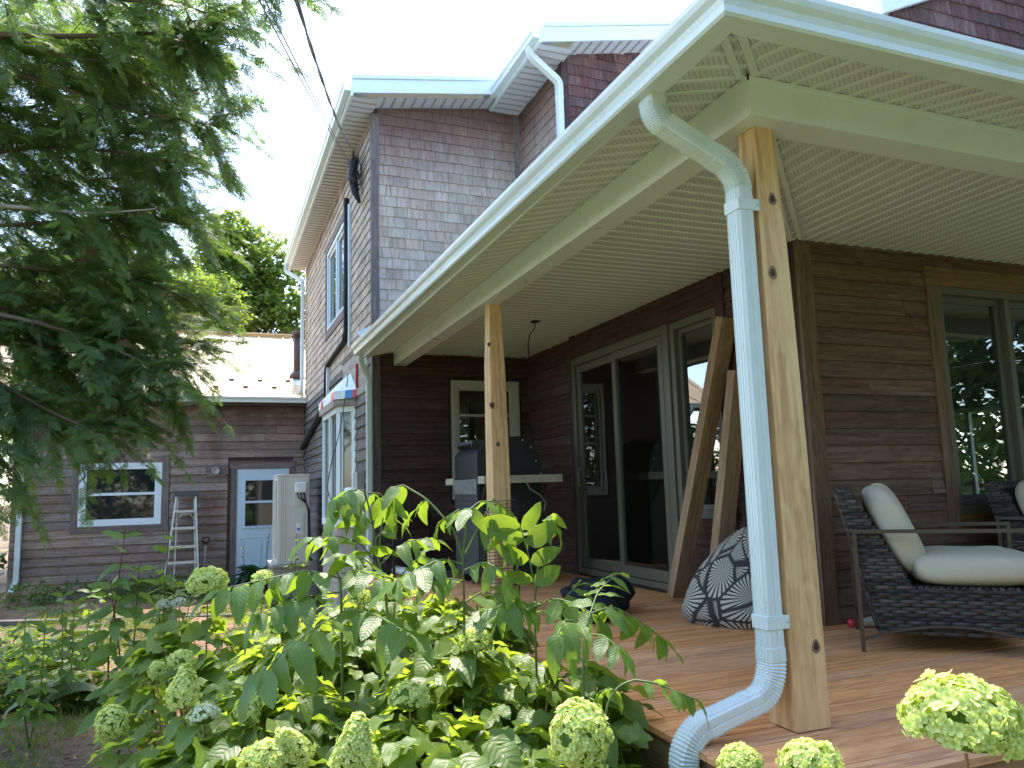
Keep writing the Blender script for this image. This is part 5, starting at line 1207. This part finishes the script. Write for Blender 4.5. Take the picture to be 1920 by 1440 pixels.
sapling('sapling with a long row of hanging pale leaves above the garden path', (650, 1300, 3.5), [{'p': [(640, 1180, 3.5), (640, 1090, 3.5), (630, 1070, 3.5)]}],
        [{'p': [(640, 1085, 3.5), (580, 1068, 3.4), (500, 1085, 3.3), (415, 1105, 3.2)], 'n': 7, 'L': .17, 'droop': .75}, {'p': [(640, 1110, 3.5), (560, 1120, 3.3), (490, 1150, 3.2)], 'n': 5, 'L': .16, 'droop': .5}, {'p': [(640, 1075, 3.5), (680, 1070, 3.4), (720, 1090, 3.3)], 'n': 4, 'L': .15, 'droop': .4},
         {'p': [(642, 1150, 3.5), (600, 1170, 3.1), (540, 1215, 2.9), (490, 1260, 2.8)], 'n': 5, 'L': .18, 'droop': .45}, {'p': [(645, 1140, 3.5), (700, 1150, 3.2), (770, 1190, 3.0)], 'n': 5, 'L': .17, 'droop': .4}])

# --- young red stemmed shrub on the left
def stemmed(lab, name, base, tops, L, mat='leaf_sap', stem='stem_red', pairs=9, cat='shrub'):
    b = A(*base); b[2] = GZ; t = empty(name, tuple(b), lab, cat); g = G(); st = G()
    for tp in tops:
        e = A(*tp); Q = bez([b, b * .6 + e * .4 + rng.normal(0, .04, 3), e], 22); st.tube(Q, np.linspace(.008, .003, 22), 6, 0, False)
        for k, f in enumerate(np.linspace(.3, .98, pairs)):
            p = Q[int(f * 21)]; a = k * 1.57 + rng.random() * .6
            for s in (0, math.pi):
                d = np.array([[math.cos(a + s), math.sin(a + s), -.25 + .7 * (f > .9)]]); put(g, SAP[:3], ori(d, [(rng.normal(0, .5), rng.normal(-.5, .4), 1)], [L * rng.uniform(.75, 1.15) * (1.1 - .35 * f)]), [p])
    obj('stem', st, M[stem], t, True); obj('leaves', g, M[mat], t, True)
stemmed('slender red stemmed shrub with paired bright leaves, before the wing window', 'young_shrub', (225, 1260, 5.2), [(236, 985, 5.2), (262, 1050, 5.3), (205, 1080, 5.1)], .21, pairs=13)
stemmed('red stemmed shrub with paired bright leaves in front of the ladder', 'young_shrub', (285, 1230, 5.6), [(318, 990, 5.6), (300, 1060, 5.7), (335, 1080, 5.5)], .18, pairs=12)
stemmed('narrow plant with small leaves in front of the heat pump', 'young_shrub', (558, 1130, 8.0), [(556, 1000, 8.0), (545, 1040, 8.0), (565, 1050, 8.0)], .10, 'leaf_small', 'stem_green', 14)

for k, (px, py, d_, tops) in enumerate(((120, 1230, 6.5, ((118, 1105, 6.5), (140, 1120, 6.6))), (60, 1270, 5.6, ((50, 1130, 5.6), (85, 1160, 5.6))), (330, 1190, 6.2, ((338, 1085, 6.2), (360, 1105, 6.2), (312, 1110, 6.3))), (180, 1200, 7.5, ((170, 1100, 7.5), (195, 1110, 7.6))))):
    stemmed(['loose weed with small leaves growing before the timber edging', 'tall weed at the left border of the view, under the cedar', 'bushy yellowish weed in front of the ladder foot', 'thin weed between the ferns and the wing window'][k], 'weed', (px, py, d_), tops, .15, 'leaf_sap', 'stem_green', 13, 'weed')
# --- hosta, ferns
hp = np.array([-1.25, 12.7, GZ]); t = empty('hosta', tuple(hp), 'dark green hosta with white flower spikes beside the heat pump', 'hosta'); g = G(); n = 90
a = rng.random(n) * 6.283; e = rng.random(n); d = np.stack([np.cos(a), np.sin(a), .9 - 1.1 * e], 1); put(g, STRAP, ori(d, [(0, 0, 1)] * n, rng.uniform(.28, .42, n)), hp + np.stack([np.cos(a) * .18 * e, np.sin(a) * .18 * e, .10 + .28 * (1 - e)], 1)); obj('leaves', g, M['leaf_blue'], t, True)
for dx, hh in ((-.18, .95), (.15, 1.1), (.30, .85)):
    g = G(); q = hp + np.array([dx, 0, 0]); g.tube(bez([q, q + np.array([dx * .2, 0, hh * .6]), q + np.array([dx * .5, 0, hh])], 10), .006, 5, 0, False); m_ = 16; f = rng.uniform(.65, 1, m_); aa = rng.random(m_) * 6.28
    put(g, SML, ori(np.stack([np.cos(aa), np.sin(aa), -.6 * np.ones(m_)], 1), [(0, 0, 1)] * m_, np.full(m_, .06)), q + np.stack([dx * .5 * f, 0 * f, hh * f], 1), 1); obj('flower_spike', g, [M['stem_green'], M['petal_white']], t, True)
FR = []
def fern(lab, px, py, d_, s_):
    b = onp(px, py, 2, GZ + .02); t = empty('fern', tuple(b), lab, 'fern', 'ferns in the undergrowth')
    g = G(); k = 11
    for i in range(k):
        a = i * 6.283 / k + rng.random() * .4; L = s_ * rng.uniform(.7, 1.1); dirn = np.array([math.cos(a), math.sin(a), 0]); sd = np.array([-math.sin(a), math.cos(a), 0])
        ts = np.linspace(0, 1, 26); Q = b + dirn * (ts * L)[:, None] * .85 + Z * (L * (.85 * ts - .75 * ts ** 2.2))[:, None]
        g.tube(Q[::3], .003, 4, 0, False)
        for j in range(3, 26):
            for s in (-1, 1): put(g, [DIA], ori([sd * s + dirn * .35 - Z * .15], [Z], [L * .26 * math.sin(math.pi * (ts[j] * .85 + .12)) ** .8]), [Q[j]])
    tag(t, lab); obj('fronds', g, M['fern'], t)
fern('yellow green fern beneath the red stemmed shrub', 190, 1310, 4.9, .75); fern('fern on the shady side of the bed, nearest the path', 275, 1295, 4.6, .55); fern('fern low behind the pale cone blooms', 300, 1250, 5.0, .55); fern('fern under the cedar at the edge of the view', 50, 1300, 4.6, .7); fern('small fern between the timber edging and the shrubs', 120, 1225, 6.2, .7)

# --- undergrowth, grass, wood chips
def inpoly(n, f): return np.array([f() for _ in range(n)])
g = G(); cl = []
for _ in range(150):
    x, y = rng.uniform(-5.4, -2.4), rng.uniform(3.2, 8.2)
    if x > -2.9 - .12 * (y - 3) + .2 * math.sin(y * 3) and y < 9: continue
    if y < 5.0: continue
    cl.append((x, y, rng.uniform(.08, .34)))
for _ in range(30): cl.append((rng.uniform(-5.3, -2.0), rng.uniform(12.5, 13.4), rng.uniform(.12, .45)))
for _ in range(40): cl.append((rng.uniform(-1.6, -.7), rng.uniform(7.2, 11), rng.uniform(.08, .2)))
for _ in range(70): cl.append((rng.uniform(-5.0, -3.6), rng.uniform(5.2, 7.6), rng.uniform(.25, .55)))
for _ in range(50): cl.append((rng.uniform(-.42, .0) - .75, rng.uniform(4.0, 7.4), rng.uniform(.1, .25)))
for x, y, h in cl:
    k = int(26 + 30 * h * 2); r = np.sqrt(rng.random(k)) * (.14 + h * .4); a = rng.random(k) * 6.283; z = GZ + .03 + h * rng.random(k) ** .6 * (1 - (r / (.16 + h * .42)) ** 2 * .6)
    th = a + rng.normal(0, 1, k); d = np.stack([np.cos(th), np.sin(th), rng.normal(-.1, .4, k)], 1)
    put(g, SML, ori(d, np.stack([rng.normal(0, .35, k), rng.normal(0, .35, k), np.ones(k)], 1), rng.uniform(.045, .11, k) * (.8 + h)), np.stack([x + r * np.cos(a), y + r * np.sin(a), z], 1))
tag(obj('undergrowth', g, M['leaf_small'], smooth=True), 'low mixed leafy ground cover filling the bed between cedar and wing', 'undergrowth', None, 'stuff')
g = G(); n = 20000; x = rng.uniform(-4.6, -.9, n); y = rng.uniform(2.4, 13.3, n); keep = np.sin(x * 2.1 + 1) * np.sin(y * 1.6) + .5 * np.sin(x * 5 + y * 3) > .05; x, y = x[keep], y[keep]; n = len(x)
a = rng.random(n) * 6.283; d = np.stack([np.cos(a) * .45, np.sin(a) * .45, np.ones(n)], 1)
BLADE = (np.array([[0, .05, 0], [0, -.05, 0], [.6, -.035, -.03], [.6, .035, -.03], [1, 0, -.16], [1, .004, -.16]]), np.array([[0, 1, 2, 3], [3, 2, 4, 5]]), np.zeros((2, 4, 2)) + .3)
put(g, [BLADE], ori(d, np.stack([-np.sin(a), np.cos(a), 0 * a], 1), rng.uniform(.05, .12, n)), np.stack([x, y, gh(x, y)], 1)); tag(obj('grass', g, M['grass']), 'short sparse grass and moss on the garden path', 'grass', None, 'stuff')
g = G(); n = 7000; x = rng.uniform(-4.4, -.8, n); y = rng.uniform(2.2, 11.5, n); a = rng.random(n) * 6.283; d = np.stack([np.cos(a), np.sin(a), rng.normal(0, .25, n)], 1)
CH = (np.array([[-.5, -.2, 0], [.5, -.16, 0], [.45, .2, .03], [-.5, .17, .03]]), np.array([[0, 1, 2, 3]]), np.zeros((1, 4, 2)))
put(g, [CH], ori(d, np.stack([rng.normal(0, .3, n), rng.normal(0, .3, n), np.ones(n)], 1), rng.uniform(.015, .05, n)), np.stack([x, y, gh(x, y) + .008], 1))
M['chips'] = wood('wood_chips', (.14, .07, .04), (.28, .16, .09), (.42, .28, .18), .5, 0, .9)
tag(obj('wood_chips', g, M['chips']), 'reddish wood chip mulch scattered over the path', 'mulch', None, 'stuff')
p0, p1 = onp(-60, 1172, 2, GZ - .01), onp(545, 1154, 2, GZ - .01); g = G(); g.bar(p0, p1, .14, .10); o = obj('edging_timber', g, M['clap_side'], None, bevel=.012, origin=tuple(p0)); tag(o, 'grey timber edging along the garden bed before the wing', 'timber edging')
# --- cedar: boughs with flat fern-like sprays
def spray(n_side, sub, seed):
    r_ = np.random.default_rng(seed); V = []; F = []
    def strip(p, d, L, w_):
        d = np.array(d); s = np.array([-d[1], d[0], 0]); k = len(V); q = np.array(p)
        V.extend([q + s * w_, q - s * w_, q + d * L - s * w_ * .35 + [0, 0, -.12 * L], q + d * L + s * w_ * .35 + [0, 0, -.12 * L]]); F.append([k, k + 1, k + 2, k + 3])
    for i in range(3): strip((i / 3, 0, -.10 * (i / 3) ** 2), (1, 0, 0), .34, .016)
    for i, t in enumerate(np.linspace(.06, .96, n_side)):
        for s in (-1, 1):
            L = (.42 * (1 - t) ** .75 + .07) * r_.uniform(.75, 1.15); an = s * (math.radians(48) + r_.normal(0, .12)); d = np.array([math.cos(an), math.sin(an), 0]); p = np.array([t, 0, -.10 * t * t]); strip(p, d, L, .026)
            for k in range(sub):
                f = (k + .8) / (sub + .6); q = p + d * L * f + np.array([0, 0, -.12 * L * f])
                for s2 in (-1, 1):
                    a2 = an + s2 * .72; strip(q, (math.cos(a2), math.sin(a2), 0), L * .36 * (1.15 - f), .022)
    V = np.array(V); F = np.array(F); return V, F, np.full((len(F), 4, 2), .5)
SPF = [spray(9, 2, k) for k in range(4)]; SPL = [spray(7, 1, 10 + k) for k in range(4)]
KD = 1.36
cb = np.array([-6.7, 6.3, GZ]); ct = empty('cedar_tree', tuple(cb), 'large cedar with drooping feathery boughs, filling the upper left', 'tree')
wd = G(); wd.tube(bez([cb - [0, 0, .1], cb + [.05, .1, 2.0], cb + [.0, .0, 4.5], cb + [.1, 0, 8]], 24), np.linspace(.26, .12, 24), 14)
cg = G(); tip_d = []; tip_o = []; tip_s = []; fine = []
def twig(p, d, L, fineq, sag=.35):
    ts = np.linspace(0, 1, 9); d = np.array(d) / np.linalg.norm(d); Q = p + d * (ts * L)[:, None] - Z * (sag * L * ts ** 2)[:, None]
    wd.tube(Q, np.linspace(.0042, .0018, 9), 4, 0, False)
    k = max(3, int(L / .027)); side = np.cross(d, Z); side /= np.linalg.norm(side) + 1e-6
    for j in range(k):
        f = (j + .7) / k; q = p + d * f * L - Z * sag * L * f * f; s = 1 if j % 2 else -1
        dd = d * .75 + side * s * rng.uniform(.5, .95) - Z * (.02 + .5 * sag * f + rng.random() * .25) + rng.normal(0, .16, 3)
        tip_d.append(dd); tip_o.append(q); tip_s.append(rng.uniform(.09, .185) * (1.1 - .25 * f)); fine.append(fineq)
    tip_d.append(d - Z * sag * 1.4); tip_o.append(Q[-1]); tip_s.append(.13); fine.append(fineq)
def bough(pts, r0, n, Ls=(.3, .65), fineq=False, mi=0, sag=.34, f0=.12):
    n = int(n * 1.8)
    pts = [(q[0], q[1], q[2] * KD) for q in pts]; r0 = r0 * 1.25; Ls = (Ls[0] * KD, Ls[1] * KD)
    Q = bez([cb + [0, 0, max(.8, A(*pts[0])[2] - GZ + .3)]] + [A(*q) for q in pts], 30) if r0 > .024 else bez([A(*q) for q in pts], 30)
    wd.tube(Q, np.linspace(r0, .006, 30), 8, mi, False)
    for _ in range(n):
        f = rng.uniform(f0, 1) ; i = min(int(f * 29), 28); tg = Q[i + 1] - Q[i]; tg /= np.linalg.norm(tg)
        sd = rng.normal(0, 1, 3); sd -= tg * (sd @ tg); sd /= np.linalg.norm(sd)
        twig(Q[i], tg * .8 + sd * .85 - Z * .12, rng.uniform(*Ls) * (1.15 - .45 * f), fineq, sag * rng.uniform(.2, 1.1))
    twig(Q[-1], Q[-1] - Q[-3], Ls[0] * 1.2, fineq, sag)
# boughs: routes across the view, with distance
BG = [([(-100, 60, 4.6), (120, 70, 4.6), (300, 60, 4.5), (425, 85, 4.4)], .03, 34), ([(-100, -40, 4.4), (150, -10, 4.4), (350, 10, 4.3), (450, 50, 4.3)], .03, 26),
      ([(-100, -120, 4.2), (200, -90, 4.2), (440, -55, 4.1), (540, -35, 4.0)], .025, 16), ([(-100, 120, 4.9), (60, 140, 4.9), (220, 205, 4.8), (350, 225, 4.7), (400, 235, 4.7)], .03, 30),
      ([(-60, 30, 4.7), (30, 70, 4.7), (110, 105, 4.6), (230, 118, 4.6)], .016, 6), ([(-100, 300, 5.2), (100, 270, 5.1), (250, 290, 5.0), (350, 310, 4.9)], .025, 28),
      ([(-100, 380, 4.6), (60, 390, 4.6), (160, 402, 4.6), (290, 392, 4.7)], .022, 10), ([(-100, 430, 5.5), (120, 415, 5.4), (280, 410, 5.4), (380, 420, 5.4)], .025, 26),
      ([(-100, 490, 5.0), (100, 505, 5.0), (250, 520, 5.0), (355, 560, 5.0)], .025, 34), ([(-100, 560, 5.3), (120, 600, 5.3), (260, 640, 5.3), (370, 645, 5.3)], .025, 34),
      ([(-100, 570, 4.8), (100, 610, 4.8), (230, 660, 4.8), (335, 715, 4.8)], .025, 40), ([(-100, 610, 5.0), (60, 660, 5.0), (180, 730, 5.0), (275, 800, 5.0)], .025, 36),
      ([(-120, 650, 4.6), (0, 720, 4.6), (100, 775, 4.6), (195, 815, 4.6)], .025, 26), ([(-140, 720, 4.3), (-60, 780, 4.3), (0, 860, 4.3), (28, 900, 4.3)], .025, 14), ([(-100, 220, 5.8), (80, 200, 5.8), (200, 160, 5.7), (300, 130, 5.6)], .025, 24)]
for pts, r0, n in BG: bough(pts, r0, n, (.22, .5) if n < 20 else (.28, .58), True, 1 if n == 10 else 0)
for (px, py, d_, rx, ry, rd, n) in ((-170, 180, 5.5, 150, 180, .8, 45), (-170, 500, 5.6, 150, 180, .8, 45), (50, 100, 5.5, 150, 150, .7, 70), (220, 90, 5.3, 130, 110, .6, 40), (80, 310, 5.8, 170, 130, .7, 75), (250, 330, 5.6, 110, 110, .5, 34), (90, 500, 5.8, 160, 110, .7, 54), (170, 590, 5.7, 160, 80, .6, 44), (60, 690, 5.5, 120, 70, .6, 36), (180, 440, 6.0, 130, 100, .6, 24), (230, 190, 5.4, 110, 100, .5, 12)):
    for _ in range(int(n * 2.0)):
        u = rng.normal(0, .5, 3); p = A(px + u[0] * rx, py + u[1] * ry, (d_ + u[2] * rd) * KD)
        twig(p, np.array([.8, -.1, -.1]) + rng.normal(0, .5, 3), rng.uniform(.4, .8), False, .4)
tip_d = np.array(tip_d); tip_o = np.array(tip_o); tip_s = np.array(tip_s); fine = np.array(fine); nn_ = np.stack([rng.normal(0, .6, len(tip_d)), rng.normal(0, .6, len(tip_d)) - .35, np.ones(len(tip_d))], 1)
Ms = ori(tip_d, nn_, tip_s); dead = rng.random(len(tip_d)) < .018
put(cg, SPF, Ms[fine & ~dead], tip_o[fine & ~dead]); put(cg, SPL, Ms[~fine & ~dead], tip_o[~fine & ~dead]); put(cg, SPL, Ms[dead], tip_o[dead], 1)
obj('trunk', wd, [M['bark'], M['bark_pale']], ct, True); obj('crown', cg, [M['cedar'], M['cedar_brown']], ct)
print('cedar sprays', len(tip_d), 'faces', sum(len(f) for f, _, _ in cg.F))

# --- broadleaf trees beyond the wing
def tree(lab, name, base, height, crown, n, ls, mat, trunk_r=.2, group=None):
    b = np.array(base, float); t = empty(name, tuple(b), lab, 'tree', group); g = G(); wd = G(); C_ = np.array(crown, float)
    wd.tube(bez([b - [0, 0, .1], b + [.1, 0, height * .4], b + [0, .1, height * .85]], 12), np.linspace(trunk_r, trunk_r * .3, 12), 10)
    for c in C_:
        s = b + np.array([0, 0, min(height * .75, max(height * .2, c[2] - b[2] - 1.5))]); wd.tube(bez([s, (s + c[:3]) / 2 + rng.normal(0, .2, 3) + [0, 0, .2], c[:3]], 8), np.linspace(trunk_r * .35, .015, 8), 6, 0, False)
    w8 = C_[:, 3] ** 2; 
    for c, q in zip(C_, w8 / w8.sum()):
        k = int(n * q); nc = max(4, int(k / 22)); u = rng.normal(0, 1, (nc, 3)); u /= np.linalg.norm(u, axis=1)[:, None]; cen = c[:3] + u * (c[3] * rng.random(nc)[:, None] ** .45) * [1, 1, .8]
        P = np.repeat(cen, 22, 0) + rng.normal(0, c[3] * .13, (nc * 22, 3)) * [1, 1, .6]; a = rng.random(len(P)) * 6.283
        d = np.stack([np.cos(a), np.sin(a), rng.normal(-.4, .4, len(P))], 1); put(g, [DIA], ori(d, np.stack([rng.normal(0, .5, len(P)), rng.normal(0, .5, len(P)), np.ones(len(P))], 1), rng.uniform(.7, 1.3, len(P)) * ls), P)
    obj('trunk', wd, M['bark'], t, True); obj('crown', g, M[mat], t)
def crown(lst, y): return [(*onp(px, py, 1, y + dy), r) for px, py, r, dy in lst]
GR = 'trees beyond the wing'
b_ = onp(470, 1000, 1, 25); tree('tall leafy tree directly behind the stovepipe and wing roof', 'broadleaf_tree', (b_[0], 25, GZ), 10.5, crown([(470, 470, 1.3, 0), (420, 450, 1.2, .5), (520, 540, 1.2, 0), (450, 560, 1.4, 0), (545, 585, 1.0, .6), (400, 530, 1.3, 0), (500, 610, 1.2, .5), (430, 620, 1.3, 0), (440, 425, .7, 0), (530, 500, .8, 0), (575, 620, .9, 1), (480, 540, 1.3, .5), (455, 500, 1.2, 1), (520, 590, 1.2, 0), (400, 480, 1.2, .5)], 25), 15000, .21, 'tree_leaf', .22, GR)
b_ = onp(370, 1000, 1, 21); tree('yellow green bushy tree behind the wing roof, left of the tallest one', 'broadleaf_tree', (b_[0], 21, GZ), 8, crown([(390, 560, 1.0, 0), (360, 610, 1.0, 0), (400, 620, .9, 0), (340, 540, 1.0, .5), (320, 600, 1.0, 0), (420, 590, .8, 0)], 21), 8000, .17, 'tree_leaf', .16, GR)
b_ = onp(200, 1000, 1, 24); tree('wide leafy tree behind the cedar, over the left of the wing', 'broadleaf_tree', (b_[0], 24, GZ), 9.5, crown([(250, 440, 1.5, 0), (180, 480, 1.6, 0), (280, 530, 1.5, 0), (120, 520, 1.7, 0), (60, 560, 1.8, 0), (200, 580, 1.6, 0), (0, 600, 1.7, 0), (300, 600, 1.3, 0)], 24), 13000, .22, 'tree_leaf', .24, GR)
tree('dark leaf mass added in place of the shaded recess at the left end of the wing', 'broadleaf_tree', (-8.0, 13.5, GZ), 4.5, [(-6.1, 13.7, -.1, .75), (-6.0, 13.8, 1.0, .8), (-6.15, 13.6, 2.0, .8), (-7.2, 13.6, 1.2, 1.2), (-8, 13.5, 2.6, 1.3), (-7.0, 13.4, .0, 1.0), (-8.2, 13, .2, 1.2), (-9.5, 14, 1.4, 1.4)], 7500, .16, 'wood_leaf', .14)  # leaf mass added to darken the wing's left end, where a shaded recess lies
tree('leafy shrub outside the rear window, glimpsed through the front window', 'garden_shrub', (11.5, 6.6, GZ), 2.5, [(11.4, 6.0, .5, 1.0), (11.6, 7.2, .8, 1.1), (11.5, 8.2, .4, 1.0), (11.8, 6.8, 1.8, 1.0), (11.6, 5.2, .5, 1.0), (11.7, 5.6, 1.6, 1.0), (11.5, 7.6, 2.2, 1.0)], 6000, .13, 'tree_leaf', .06)
# far wood round the garden: one mass, seen in the window glass
g = G(); wt = G(); n = 48000; a = rng.uniform(math.radians(196), math.radians(412), n); rr = 13 + 5 * rng.random(n) + 1.5 * np.sin(a * 9); hgt = (8.5 + 2.0 * np.sin(a * 7.3) + 1.5 * np.sin(a * 17)) * rng.random(n) ** .75
P = np.stack([-.5 + rr * np.cos(a), 0 + rr * np.sin(a), GZ + .2 + hgt], 1); b2 = rng.random(n) * 6.283
put(g, [DIA], ori(np.stack([np.cos(b2), np.sin(b2), rng.normal(-.3, .4, n)], 1), np.stack([rng.normal(0, .6, n), rng.normal(0, .6, n), np.ones(n)], 1), rng.uniform(.3, .6, n)), P)
tag(obj('woodland', g, M['wood_leaf']), 'far green woodland round the garden, mirrored in the porch glass', 'woodland', None, 'stuff')
